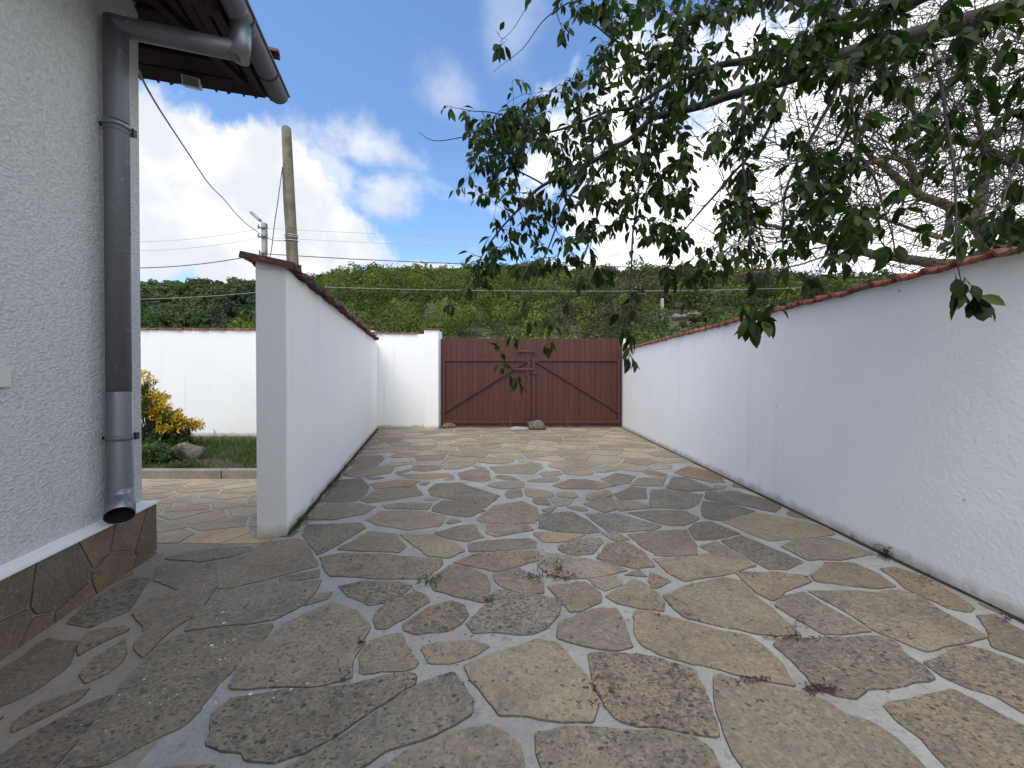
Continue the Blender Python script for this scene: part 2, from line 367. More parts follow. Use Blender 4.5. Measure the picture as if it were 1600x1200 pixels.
st += [([(362,1096),(332,1116),(326,1140),(318,1166),(340,1176),(372,1180),(380,1194),(420,1198),(463,1185),(515,1159),(564,1125),(605,1100),(648,1074),(650,1061),(635,1057),(590,1065),(526,1080),(440,1086)], (.24,.205,.155)),
 ([(672,909),(703,885),(731,889),(759,902),(761,919),(763,939),(755,943),(729,937),(680,924)], (.16,.135,.11)),
 ([(772,899),(809,890),(834,904),(847,915),(847,930),(830,930),(792,922),(775,913)], BEI),
 ([(920,1026),(965,1022),(1021,1031),(1045,1039),(1088,1051),(1101,1082),(1116,1120),(1126,1157),(1075,1150),(1034,1142),(1000,1139),(965,1130),(946,1105),(930,1075)], PIN),
 ([(837,1155),(882,1144),(927,1142),(1040,1153),(1086,1159),(1112,1176),(1135,1225),(852,1225),(843,1178)], BEI),
 ([(993,956),(1010,959),(1041,966),(1071,974),(1124,989),(1180,1000),(1199,1019),(1221,1041),(1243,1073),(1210,1071),(1157,1056),(1090,1041),(1038,1028),(1006,1012),(995,994)], (.21,.185,.15)),
 ([(946,935),(995,907),(1018,922),(1040,943),(1036,957),(995,952),(965,946)], (.20,.175,.14)),
 ([(844,875),(853,866),(900,873),(963,885),(980,892),(946,901),(884,906),(862,900),(843,885)], (.24,.21,.18)),
 ([(846,806),(850,804),(895,802),(919,815),(939,832),(919,834),(870,831),(843,826)], (.22,.20,.17)),
 ([(834,835),(860,833),(915,838),(880,848),(850,848)], BEI),
 # fresh edge stones outside the frame keep the floor whole
 ([(200,1215),(330,1205),(400,1250),(250,1330),(120,1330)], BEI), ([(420,1235),(600,1230),(640,1320),(430,1330)], GREY)]
st += zoom(1000, 880, 2.667, [
 ([(100,145),(200,100),(350,68),(430,80),(500,150),(560,200),(620,260),(680,305),(560,310),(400,280),(190,235),(140,190)], GREY),
 ([(400,48),(560,45),(700,60),(720,80),(640,105),(550,160),(500,130),(440,75)], GREY),
 ([(100,0),(300,-35),(420,-40),(460,0),(480,15),(360,40),(190,75),(150,50)], GREY),
 ([(50,45),(130,80),(60,110),(45,85)], BEI),
 ([(720,60),(790,5),(890,0),(1000,50),(1070,100),(1000,110),(850,95),(740,80)], DRK),
 ([(700,120),(1000,130),(1080,120),(1150,135),(1280,220),(1380,270),(1460,315),(1340,345),(1180,375),(1070,320),(1000,295),(850,200)], GREY),
 ([(575,190),(590,150),(690,125),(800,200),(970,290),(880,300),(770,305),(700,260),(620,215)], (.18,.165,.145)),
 ([(560,345),(620,320),(800,325),(1000,315),(1070,330),(1110,390),(1180,430),(1240,485),(1100,520),(940,540),(900,575),(820,560),(730,520),(700,470),(620,400)], (.175,.16,.14)),
 ([(1200,430),(1280,390),(1370,355),(1450,370),(1640,445),(1640,655),(1480,560),(1380,530),(1290,490)], (.20,.175,.145)),
 ([(320,490),(360,480),(480,520),(640,545),(790,590),(860,640),(1000,690),(1100,760),(1220,880),(430,880),(370,740),(330,620)], (.21,.19,.155)),
 ([(1030,610),(1130,580),(1320,540),(1420,590),(1560,670),(1660,715),(1660,880),(1310,880),(1180,740),(1090,680)], GREY),
 ([(1010,30),(1060,20),(1230,80),(1400,190),(1380,210),(1300,200),(1120,115),(1060,60)], BRO),
 ([(1420,225),(1480,220),(1640,310),(1640,420),(1480,360),(1470,290)], DRK)], G)
st += zoom(400, 660, 3.2, [
 ([(320,680),(420,662),(600,665),(930,695),(930,710),(850,785),(700,785),(370,770),(345,740)], (.25,.19,.13)),
 ([(720,565),(880,570),(970,600),(1045,650),(960,682),(860,670),(800,625)], BEI),
 ([(255,490),(300,430),(345,410),(520,410),(590,425),(540,460),(380,490)], GREY),
 ([(330,400),(400,290),(520,283),(560,320),(550,355),(500,395),(450,402)], (.13,.115,.10)),
 ([(550,490),(620,450),(700,442),(850,450),(940,470),(920,520),(760,540),(600,515)], (.24,.21,.165)),
 ([(890,425),(930,395),(1060,400),(1140,445),(1060,475),(1000,470),(880,445)], (.18,.16,.13)),
 ([(1100,490),(1190,420),(1330,398),(1400,430),(1415,480),(1390,505),(1260,512),(1120,500)], BEI),
 ([(890,560),(1000,525),(1090,515),(1120,560),(1140,575),(1050,600),(960,580)], GREY),
 ([(1155,515),(1360,520),(1390,540),(1200,575),(1160,560)], BEI),
 ([(1060,610),(1220,590),(1370,585),(1400,600),(1395,630),(1200,645),(1070,650)], (.19,.165,.14)),
 ([(985,705),(1100,665),(1300,652),(1410,650),(1405,695),(1200,750),(1100,730)], BRO),
 ([(630,420),(760,405),(880,410),(860,438),(650,430)], BRO),
 ([(570,310),(700,290),(820,295),(780,320),(600,335)], (.24,.18,.12)),
 ([(700,262),(960,257),(990,270),(860,285),(760,280)], ORA),
 ([(440,265),(470,235),(600,222),(690,225),(670,255),(500,278)], (.25,.19,.13)),
 ([(475,210),(520,170),(620,165),(640,185),(600,215),(490,232)], (.24,.18,.12)),
 ([(860,340),(900,310),(1010,305),(1220,370),(1150,430),(1000,390),(880,370)], GREY),
 ([(1170,225),(1420,205),(1430,230),(1380,260),(1200,255)], LIG),
 ([(1010,255),(1080,238),(1160,240),(1170,290),(1130,300),(1030,285)], GREY),
 ([(600,345),(800,320),(830,365),(700,385),(560,405),(520,390)], GREY)], G)
st += zoom(850, 660, 2.909, [
 ([(40,290),(120,262),(200,262),(330,290),(250,305),(80,303)], ORA),
 ([(70,570),(140,540),(250,530),(265,550),(220,600),(140,608),(90,595)], (.21,.19,.15)),
 ([(270,505),(320,500),(385,535),(330,545)], BEI),
 ([(245,625),(290,560),(370,550),(450,590),(500,660),(400,665)], (.21,.18,.14)),
 ([(385,515),(500,500),(650,490),(690,560),(695,605),(520,610),(440,560)], DRK),
 ([(380,415),(500,405),(640,405),(710,440),(640,470),(560,470),(450,435)], GREY),
 ([(190,420),(330,420),(460,455),(540,475),(500,490),(380,500),(300,500),(230,450)], LIG),
 ([(485,390),(490,310),(560,305),(720,330),(700,370),(650,395)], GREY),
 ([(560,300),(590,250),(650,252),(780,310),(650,315)], DRK),
 ([(735,350),(740,320),(870,315),(1000,350),(1080,385),(1050,410),(900,380)], DRK),
 ([(720,425),(730,360),(850,375),(960,405),(830,450),(740,440)], (.15,.135,.115)),
 ([(665,490),(700,460),(760,455),(890,510),(770,535),(700,540)], DRK),
 ([(710,570),(780,545),(910,620),(800,605)], GREY),
 ([(820,455),(960,415),(1080,435),(1280,480),(1330,510),(1200,530),(1020,540),(920,500)], (.22,.19,.15)),
 ([(1085,570),(1170,540),(1300,530),(1400,560),(1500,600),(1350,625),(1200,630)], GREY),
 ([(810,545),(900,520),(1000,560),(1180,640),(1100,670),(1020,670),(900,600)], (.17,.155,.13)),
 ([(505,630),(700,615),(860,625),(960,650),(860,690),(640,725),(570,690)], GREY),
 ([(320,330),(400,295),(460,300),(465,350),(340,350)], GREY),
 ([(395,290),(430,255),(555,250),(535,290)], GREY),
 ([(260,260),(330,232),(415,245),(385,280),(330,285)], GREY),
 ([(320,355),(400,355),(490,390),(350,405)], GREY),
 ([(180,375),(310,340),(340,395),(280,412)], LIG),
 ([(200,330),(300,310),(310,330),(250,355),(195,355)], BEI),
 ([(590,230),(660,200),(800,235),(820,275),(760,275),(640,245)], (.33,.20,.12)),
 ([(375,700),(430,670),(470,705)], GREY), ([(490,690),(580,730),(490,755)], BEI)], G)

def clip(poly, nx, ny, d):                 # keep nx*x+ny*y <= d
    out_ = []
    for i in range(len(poly)):
        a = poly[i]; b_ = poly[(i+1) % len(poly)]
        da = nx*a[0]+ny*a[1]-d; db = nx*b_[0]+ny*b_[1]-d
        if da <= 0: out_.append(a)
        if (da < 0 < db) or (db < 0 < da):
            k = da/(da-db); out_.append((a[0]+(b_[0]-a[0])*k, a[1]+(b_[1]-a[1])*k))
    return out_
def area(p): return .5*sum(p[i][0]*p[(i+1) % len(p)][1]-p[(i+1) % len(p)][0]*p[i][1] for i in range(len(p)))
def inside(pt, p):
    x, y = pt; c = False
    for i in range(len(p)):
        (x1, y1), (x2, y2) = p[i], p[(i+1) % len(p)]
        if (y1 > y) != (y2 > y) and x < (x2-x1)*(y-y1)/(y2-y1)+x1: c = not c
    return c
def cells(seeds, ghosts, box, gap, jit=.5, reach=1.3):
    allp = np.array(seeds + ghosts); res = []
    for i, s_ in enumerate(seeds):
        p = list(box); d2 = ((allp-np.array(s_))**2).sum(1)
        for j in np.argsort(d2)[1:60]:
            if d2[j] > (reach*2)**2: break
            q = allp[j]; n_ = q-np.array(s_); L = math.sqrt(d2[j])
            if L < 1e-6: continue
            n_ = n_/L; mid = (np.array(s_)+q)/2
            g = gap*(.45+1.1*random.random())
            if j >= len(seeds): g = gap*.6
            p = clip(p, n_[0], n_[1], float(n_ @ mid)-g)
            if len(p) < 3: break
        if len(p) >= 3 and area(p) > .006: res.append(p)
    return res
def roughen(p, step, amp, rounds=1):
    for _ in range(rounds):
        q = []
        for i in range(len(p)):
            a = Vector(p[i]); b_ = Vector(p[(i+1) % len(p)]); L = (b_-a).length; k = min(.15, .012/max(L, 1e-4))
            q += [a.lerp(b_, k), a.lerp(b_, 1-k)]
        p = [(v.x, v.y) for v in q]
    q = []
    for i in range(len(p)):
        a = Vector(p[i]); b_ = Vector(p[(i+1) % len(p)]); L = (b_-a).length; k = max(1, int(L/step))
        for j in range(k):
            v = a.lerp(b_, j/k); w = noise.noise_vector(Vector((v.x*9, v.y*9, .3)))*amp*1.05 + noise.noise_vector(Vector((v.x*38, v.y*38, 7.3)))*amp*.7
            q.append((v.x+w.x, v.y+w.y))
    return q
def slab(mb, p, place, tint, spots, top=.0055, rim=.004, low=-.003):
    if area(p) < 0: p = p[::-1]
    n = len(p); cx = sum(a for a, _ in p)/n; cy = sum(b_ for _, b_ in p)/n
    inn = []
    for i in range(n):
        a = Vector(p[i-1]); b_ = Vector(p[(i+1) % n]); d = (b_-a)
        if d.length < 1e-6: d = Vector((1, 0))
        d.normalize(); inn.append((p[i][0]-d.y*rim, p[i][1]+d.x*rim))
    tz = [random.uniform(-.0015, .0015), random.uniform(-.003, .003), random.uniform(-.003, .003)]
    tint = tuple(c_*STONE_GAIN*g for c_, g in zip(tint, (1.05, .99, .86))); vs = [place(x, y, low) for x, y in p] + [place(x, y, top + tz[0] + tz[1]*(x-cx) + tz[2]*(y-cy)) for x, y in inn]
    b0 = len(mb.v); dk = tuple(c_*.34 for c_ in tint)  # rim tinted dark: joint shade and dirt put into its colour
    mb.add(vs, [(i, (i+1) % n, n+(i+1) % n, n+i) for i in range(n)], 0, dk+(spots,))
    mb.add([], [], 0)
    mb.f.append(tuple(b0+n+i for i in range(n))); mb.m.append(0); mb.c.append(tint+(spots,))
def jt(c_, a=.12):
    k = 1+random.uniform(-a, a); w = random.uniform(-.05, .05); return (c_[0]*k*(1+w), c_[1]*k, c_[2]*k*(1-w))
STONE_GAIN = 1.30

mbs = MB(); world_polys = []; ghosts = []
flat = lambda x, y, z: (x, y, z)
for p, c_ in st:
    w = [onground(x, y) for x, y in p]; w = [(v.x, v.y) for v in w]
    # widen a little: the traced outlines sit inside the stones
    world_polys.append(w)
    if area(w) < 0: w = w[::-1]
    cx = sum(a for a, _ in w)/len(w); cy = sum(b_ for _, b_ in w)/len(w); wo = []
    for i in range(len(w)):                # outlines were traced just inside the stones
        e = Vector(w[(i+1) % len(w)])-Vector(w[i-1]); e.normalize(); of_ = .010 if cy < 2.2 else .0145; wo.append((w[i][0]+e.y*of_, w[i][1]-e.x*of_))
    r_ = roughen(wo, .035, .011)
    c_ = tuple(a*.65+b_*.35 for a, b_ in zip(c_, (.235, .195, .145)))
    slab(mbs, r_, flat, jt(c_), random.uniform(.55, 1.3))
    cx = sum(a for a, _ in w)/len(w); cy = sum(b_ for _, b_ in w)/len(w)
    for i in range(len(w)):
        a = Vector(w[i]); b_ = Vector(w[(i+1) % len(w)])
        for k in range(max(1, int((b_-a).length/.09))):
            q = a.lerp(b_, k/max(1, int((b_-a).length/.09))); v = q.lerp(Vector((cx, cy)), -.02); ghosts.append((v.x, v.y))
seeds = []
tries = 0
while tries < 9000:
    tries += 1
    x = random.uniform(-3.3, 2.7); y = random.uniform(-2.5, 9.1)
    if y > 2.75 and x < lwx(y)-.1: continue
    if y < 2.75 and x < -2.5: continue
    dmin = .36 if y > 4 else .22
    if any(inside((x, y), w) for w in world_polys): continue
    if any((x-a)**2+((y-b_)*1.15)**2 < dmin**2 for a, b_ in seeds): continue
    if any((x-a)**2+(y-b_)**2 < .062**2 for a, b_ in ghosts): continue
    seeds.append((x, y))
for p in cells(seeds, ghosts, [(-3.4, -3), (2.7, -3), (2.7, 9.15), (-3.4, 9.15)], .0125):
    if sum(b_ for _, b_ in p)/len(p) > 2.75:
        nx, ny = -LWn.x, -LWn.y; p = clip(p, nx, ny, nx*LW0.x+ny*LW0.y+.05)
        if len(p) < 3 or area(p) < .006: continue
    yc = sum(b_ for _, b_ in p)/len(p); xc = sum(a for a, _ in p)/len(p)
    if area(p) < .009 or any(inside((xc, yc), w) or sum(inside(((a+xc)/2, (b_+yc)/2), w) for a, b_ in p) > 1 for w in world_polys): continue
    c_ = random.choice([GREY, BEI, BEI, LIG, BRO, (.24, .22, .18), (.24, .22, .18)] if yc > 3.5 else [GREY, BEI, BRO])
    c_ = tuple(a*.75+b_*.25 for a, b_ in zip(c_, (.235, .195, .145)))
    if yc > 5: c_ = tuple(a*1.2 for a in c_)
    if yc < 2.75 and xc < -1.35: c_ = BRO
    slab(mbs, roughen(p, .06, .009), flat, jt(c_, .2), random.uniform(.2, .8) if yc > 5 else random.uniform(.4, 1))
o = mbs.build('driveway_stones', M_stone)
mm = MB()
mm.add([(-1.0, -6, 0), (6, -6, 0), (6, 2.75, 0), (-1.0, 2.75, 0)], [(0, 1, 2, 3)], 0)
nn = 26                                    # brown bedding towards the house, pale towards the drive, ragged border
edge = []
for i in range(nn+1):
    y = -6+8.75*i/nn; x = -1.42 + (2.75-y)*.16 + noise.noise(Vector((y*2.3, 0, 0)))*.12
    if y < 1.0: x = -1.05 + (1.0-y)*.1
    edge.append((min(x, -1.01), y, 0))
mm.add(edge + [(-1.0, e[1], 0) for e in edge], [(i, nn+1+i, nn+2+i, i+1) for i in range(nn)], 0)
mm.add([(-9, e[1], 0) for e in edge] + edge, [(i, nn+1+i, nn+2+i, i+1) for i in range(nn)], 1)
mm.add([(-1.76, 2.75, 0), (2.66, 2.75, 0), (2.66, 9.4, 0), (-3.35, 9.4, 0)], [(0, 1, 2, 3)], 0)
dr = mm.build('driveway', [M_mortar, M_mortar_b]); dr['kind'] = 'structure'; o.parent = dr
# courtyard paving beyond the house corner, falling gently to the flower bed
def zc(y): return -(y-2.75)*.08
mm = MB(); mm.add([(-9, 2.75, 0.0), (-1.76, 2.75, 0.0), (lwx(5.3)-.1, 5.3, zc(5.3)), (-9, 5.3, zc(5.3))], [(0, 1, 2, 3)], 0)
cy_ = mm.build('courtyard', M_mortar_y); cy_['kind'] = 'structure'
mbs = MB(); sd_ = []
for _ in range(6000):
    x = random.uniform(-5.5, -1.6); y = random.uniform(2.8, 5.3)
    if all(((x-a)/1.35)**2+((y-b_))**2 < .0 or ((x-a)/1.35)**2+((y-b_)*1.25)**2 > .25**2 for a, b_ in sd_): sd_.append((x, y))
for p in cells(sd_, [], [(-5.8, 2.752), (-1.5, 2.752), (-1.5, 5.26), (-5.8, 5.26)], .013):
    nx, ny = LWn.x, LWn.y; p = clip(p, nx, ny, nx*LW0.x+ny*LW0.y-.1)
    if len(p) < 3 or area(p) < .004: continue
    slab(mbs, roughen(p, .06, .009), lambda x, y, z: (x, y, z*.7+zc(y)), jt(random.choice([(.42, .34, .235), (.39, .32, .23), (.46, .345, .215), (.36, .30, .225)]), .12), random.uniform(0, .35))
o = mbs.build('courtyard_stones', M_stone); o.parent = cy_

# ------------------------------------------------------------------ ground beyond and flower bed
mm = MB(); mm.add([(-1500, -60, -.5), (1500, -60, -.5), (1500, 2500, -.5), (-1500, 2500, -.5)], [(0, 1, 2, 3)]); o = mm.build('ground', M_field); o['kind'] = 'structure'
mm = MB(); gx, gy = 44, 26; vs = []
for j in range(gy+1):
    for i in range(gx+1):
        y = 5.38+(9.12-5.38)*j/gy; x = -9.5+(lwx(y)-.08+9.5)*i/gx
        z = -.115-.085*(y-5.38)/3.7 + noise.noise(Vector((x*2.2, y*2.2, 1)))*.035*(min(1, (y-5.38)*4)) - .01
        vs.append((x, y, z))
mm.add(vs, [(j*(gx+1)+i, j*(gx+1)+i+1, (j+1)*(gx+1)+i+1, (j+1)*(gx+1)+i) for j in range(gy) for i in range(gx)])
o = mm.build('flower_bed_soil', M_soil, smooth=True); o['kind'] = 'structure'
def bedz(x, y): return -.125-.085*(y-5.38)/3.7
# kerb
mm = MB(); x = -8.0
while x < -2.35:
    L = random.uniform(.45, .8); x2 = min(x+L, -2.3); j1 = random.uniform(-.008, .008)
    mm.box(x+.004, x2-.004, 5.27+j1, 5.39+j1, -.5, -.085+random.uniform(-.006, .006)); x = x2
o = mm.build('flower_bed_kerb', M_stone); bevel(o, .008)
for ca in (o.data.color_attributes['tint'],): ca.data.foreach_set('color', np.tile(np.array([.34, .31, .27, .1], np.float32), len(o.data.loops)))
tag(o, 'low pale stone kerb edging the flower bed in the side yard', 'kerb')

# ------------------------------------------------------------------ walls with tiled copings
def coping(name, P, d, n, L, lo, hi, t0, t1, mod, parent, thick=.018, cols=((.30, .085, .06), (.22, .06, .045), (.26, .09, .06)), rib=.028, wild=1.0):
    """tiles laid across the wall: d along, n across; height lo at t0 and hi at t1"""
    mb = MB(); k = int(L/mod); prof = [(0, 0), (.10, rib*.9), (.2, rib), (.3, rib*.2), (.55, 0), (.62, rib*.45), (.70, 0), (.9, 0), (1.06, rib*.9)]
    for i in range(k):
        a = jt(random.choice(cols), .25); s0 = i*mod; dz = random.uniform(-.005, .005)*wild; dt = random.uniform(-.012, .012)*wild; tw = random.uniform(-.012, .012)*wild
        nv = len(prof); vs = []
        for th in (0, thick):
            for tt, z in ((t0+dt, lo), (t1+dt, hi)):
                for u, h in prof:
                    q = P + d*(s0+u*mod) + n*(tt) + Vector((0, 0, z+h*(1 if u < 1 else 1.25)+th+dz+tw*(u-.5)))
                    vs.append(q)
        fs = []
        for u in range(nv-1):
            fs += [(2*nv+u, 2*nv+u+1, 3*nv+u+1, 3*nv+u), (u, nv+u, nv+u+1, u+1), (u, u+1, 2*nv+u+1, 2*nv+u), (nv+u, 3*nv+u, 3*nv+u+1, nv+u+1)]
        fs += [(0, 2*nv, 3*nv, nv), (nv-1, 2*nv-1, 4*nv-1, 3*nv-1)]
        mb.add(vs, fs, 0, a+(0,))
    return mb.build(name, M_tile, parent)
def wallmesh(P, d, n, L, th, z0, z1, seg=.25, amp=.006, lean=0, z2=None):
    """plastered wall with slightly uneven faces; n points to the seen face; the seen face passes through P"""
    mb = MB(); k = max(2, int(L/seg)); r = max(2, int((z1-z0)/seg)); ring = []
    secs = [(0, 'f')]
    def pt(s, t_, z):
        w = noise.noise(Vector((s*1.3+P.x, z*1.3, P.y)))*amp; return P + d*s + n*(t_ + (w if t_ == 0 else 0)) + Vector((0, 0, z))
    zt = lambda s: z1 if z2 is None else z1+(z2-z1)*s/L
    vs = [pt(L*i/k, 0, z0+(zt(L*i/k)-z0)*j/r) for j in range(r+1) for i in range(k+1)]
    mb.add(vs, [(j*(k+1)+i, j*(k+1)+i+1, (j+1)*(k+1)+i+1, (j+1)*(k+1)+i) for j in range(r) for i in range(k)], 0)
    vs = [pt(L*i/k, -th, z0+(zt(L*i/k)-z0)*j/r) for j in range(r+1) for i in range(k+1)]
    mb.add(vs, [(j*(k+1)+i, (j+1)*(k+1)+i, (j+1)*(k+1)+i+1, j*(k+1)+i+1) for j in range(r) for i in range(k)], 0)
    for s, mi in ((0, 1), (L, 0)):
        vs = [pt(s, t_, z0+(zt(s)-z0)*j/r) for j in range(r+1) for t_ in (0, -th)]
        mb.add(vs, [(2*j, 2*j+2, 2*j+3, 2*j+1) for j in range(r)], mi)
    vs = [pt(L*i/k, t_, zt(L*i/k)) for i in range(k+1) for t_ in (0, -th)]
    mb.add(vs, [(2*i, 2*i+1, 2*i+3, 2*i+2) for i in range(k)], 0)
    return mb
# left wall with its end pier face to the camera
t_ = thing('garden_wall', 'white rendered wall left of the driveway, end facing out greyed as shade, dark red tiles sloping over it', 'wall', LW0)
Z = Vector((0, 0, 0))
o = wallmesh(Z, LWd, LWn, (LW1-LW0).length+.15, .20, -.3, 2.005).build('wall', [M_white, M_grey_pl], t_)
o = coping('coping_tiles', Z-LWd*.06, LWd, LWn, (LW1-LW0).length+.0, 2.008, 2.068, .085, -.27, .19, t_, thick=.018,
           cols=((.085, .034, .028), (.06, .028, .024), (.11, .045, .034)), rib=.038, wild=2.2)
mb = MB()                                  # mortar bed under the tiles
mb.add([LWn*-.01+Vector((0, 0, 2.0)), LWn*-.20+Vector((0, 0, 2.0)), LWn*-.20+Vector((0, 0, 2.06)), LWn*-.01+Vector((0, 0, 2.03))] +
       [v+LWd*6.0 for v in (LWn*-.01+Vector((0, 0, 2.0)), LWn*-.20+Vector((0, 0, 2.0)), LWn*-.20+Vector((0, 0, 2.06)), LWn*-.01+Vector((0, 0, 2.03)))],
       [(0, 3, 2, 1), (0, 4, 7, 3), (3, 7, 6, 2), (1, 2, 6, 5)])
mb.build('mortar_bed', M_grey_pl, t_)
# right wall
RWd = (RW1-RW0).normalized(); RWn = Vector((-RWd.y, RWd.x, 0))
t_ = thing('garden_wall', 'long white wall along the right side of the driveway, thin red tiles on top', 'wall', RW0)
wallmesh(Z, RWd, RWn, (RW1-RW0).length, .24, -.4, 1.80, z2=1.845).build('wall', M_white, t_)
coping('coping_tiles', Z+Vector((0, 0, .008)), RWd, RWn, (RW1-RW0).length, 1.80, 1.845, .05, -.30, .165, t_, cols=((.22, .06, .045), (.17, .048, .038), (.24, .085, .058)), rib=.026)
# back wall, two stretches and the gate piers
BX = Vector((1, 0, 0)); BN = Vector((0, -1, 0))
def backwall(x0, x1, y, z0, z1, z2, label):
    zo = -.2 if z0 < -.4 else 0; z0 -= zo; z1 -= zo; z2 -= zo; t_ = thing('boundary_wall', label, 'wall', (x0, y, zo))
    wallmesh(Z, BX, BN, x1-x0, .25, z0, z1, z2=z2).build('wall', M_white, t_)
    mz = (z1+z2)/2
    mb = coping('coping_tiles', Z, BX, BN, x1-x0, mz-.005, mz+.035, .045, -.30, .2, t_, cols=((.27, .08, .055), (.33, .12, .07), (.2, .07, .05)), rib=.022)
    if abs(z2-z1) > .01: 
        for v in mb.data.vertices: v.co.z += (z2-z1)*(v.co.x/(x1-x0)-.5)
backwall(-11.0, LW1.x-.18, 9.12, -.5, 2.33, 2.30, 'white boundary wall behind the flower bed in the side yard')
backwall(LW1.x-.12, -2.02, 8.97, -.3, 2.22, 2.20, 'short white boundary wall between garden wall and left gate pier')
def pier(x0, x1, y0, y1, z1, label, cap):
    t_ = thing('gate_pier', label, 'gate pier', ((x0+x1)/2, (y0+y1)/2, 0)); hx = (x1-x0)/2; hy = (y1-y0)/2
    mb = MB(); mb.box(-hx, hx, -hy, hy, -.3, z1); o = mb.build('shaft', M_white, t_); bevel(o, .012)
    if cap:
        coping('coping_tiles', Vector((-hx-.03, 0, 0)), BX, BN, 2*hx+.13, z1+.004, z1+.03, hy+.03, -hy, .19, t_, rib=.018)
pier(-2.02, -1.69, 8.82, 9.3, 2.28, 'white pier carrying the left gate leaf, small tile cap', True)
pier(2.60, 2.74, 8.96, 9.3, 2.10, 'narrow white pier at the right gate leaf', False)

# ------------------------------------------------------------------ gate
GY = 9.02
gt = thing('driveway_gate', 'dark red double gate of vertical boards with diagonal braces, closing the driveway', 'gate', (0, GY, 0))
def gx_(px): return (px-800)/F*GY
def gz_(py): return EYE+(HOR-py)/F*GY
for side, (xa, xb) in enumerate(((689, 829.5), (830.5, 972))):
    x0, x1 = gx_(xa), gx_(xb); mb = MB(); n = 17; w = (x1-x0)/n
    for i in range(n):
        c_ = jt((.074, .021, .014), .13); top = gz_(529)+random.uniform(-.008, .008)
        mb.box(x0+i*w+.003, x0+(i+1)*w-.003, -.004+random.uniform(-.003, .003), .022, .03+random.uniform(0, .015), top, 0, c_+(0,))
        mb.box(x0+i*w-.004, x0+i*w+.008, .010, .019, .05, top-.02, 0, (.045, .012, .012, 0))
    leaf = mb.build('gate_leaf', M_gate, gt)
    fr = MB(); fa, fb = (gx_(694), gx_(825.5)) if side == 0 else (gx_(834), gx_(966)); zt_, zb_ = gz_(562.5), gz_(659); cc = (.084, .024, .017, 0)
    yf = -.022
    fr.box(fa-.03, fb+.03, yf-.018, yf+.015, zt_-.025, zt_+.025, 0, cc); fr.box(fa-.03, fb+.03, yf-.018, yf+.015, zb_-.03, zb_+.03, 0, cc)
    for xx in (fa, fb): fr.box(xx-.025, xx+.025, yf-.016, yf+.014, zb_+.03, zt_-.025, 0, cc)
    fr.build('gate_frame', M_gate, leaf)
    br = MB()
    if side == 0: br.bar((fa+.02, yf-.006, gz_(643)), (fb-.05, yf-.006, zt_-.03), .03, .05, up=Vector((0, 1, 0)), col=cc)
    else: br.bar((fa+.05, yf-.006, zt_-.03), (fb-.02, yf-.006, gz_(643)), .03, .05, up=Vector((0, 1, 0)), col=cc)
    br.build('diagonal_brace', M_gate, leaf)
for py, xa, xb in ((549, 807, 835), (577, 803, 836)):
    mb = MB(); mb.tube([(gx_(xa), -.05, gz_(py)), (gx_(xb), -.05, gz_(py))], .016, 8, col=(.12, .03, .025, 0))
    for xx in (xa+5, 829 if py < 560 else 826, xb-3): mb.box(gx_(xx)-.018, gx_(xx)+.018, -.07, -.012, gz_(py)-.028, gz_(py)+.028, 0, (.09, .03, .026, 0))
    mb.build('slide_bolt', M_gate, gt)
mb = MB(); px_ = gx_(835.5); zz = gz_(581)
mb.box(px_-.035, px_+.035, -.085, -.045, zz-.05, zz+.01); mb.tube([(px_-.022, -.065, zz+.005), (px_-.022, -.065, zz+.045), (px_, -.065, zz+.062), (px_+.022, -.065, zz+.045), (px_+.022, -.065, zz+.005)], .007, 6)
bevel(mb.build('padlock', mat('rusty_lock', (.09, .035, .03), .6)[0], gt), .005)
mb = MB(); mb.box(gx_(822.5)-.012, gx_(822.5)+.012, -.052, -.03, gz_(588), gz_(575), 0, (.1, .03, .025, 0)); mb.build('bolt_handle', M_gate, gt)

# ------------------------------------------------------------------ rocks
def rock(name, loc, size, label, m_, seed, amp=.22, sub=3, cat='rock'):
    import bmesh
    bm = bmesh.new(); bmesh.ops.create_icosphere(bm, subdivisions=sub, radius=1)
    for v in bm.verts:
        q = v.co.copy(); k = 1+amp*noise.noise(q*1.3+Vector((seed, 0, 0)))*1.4+amp*.35*noise.noise(q*4+Vector((seed, 3, 0)))
        v.co = Vector((q.x*size[0], q.y*size[1], max(q.z, -.55)*size[2]))*k
    me = bpy.data.meshes.new(name); bm.to_mesh(me); bm.free(); me.polygons.foreach_set('use_smooth', [True]*len(me.polygons))
    me.materials.append(m_); o = bpy.data.objects.new(name, me); C.objects.link(o); o.location = loc
    return tag(o, label, cat)
p = onground(838, 671); rock('rock', (p.x, p.y-.05, .09), (.21, .15, .13), 'rounded brown rock holding the gate shut at its middle', M_rock, 3)
p = onground(812, 672); o = rock('flat_stone', (p.x-.02, p.y-.02, .03), (.22, .12, .05), 'flat pale stone slab lying beside the brown rock at the gate', M_conc_l, 9, .12)
p = onground(701, 669); rock('stone_block', (p.x, p.y-.02, .05), (.17, .1, .075), 'small mossy stone block at the foot of the left gate leaf', M_rock, 15, .12)
p = Vector(((292-800)/F*6.3, 6.3, -.06)); rock('boulder', p, (.27, .2, .17), 'grey brown boulder in the flower bed beside the yellow shrub', M_rock, 21, .2)

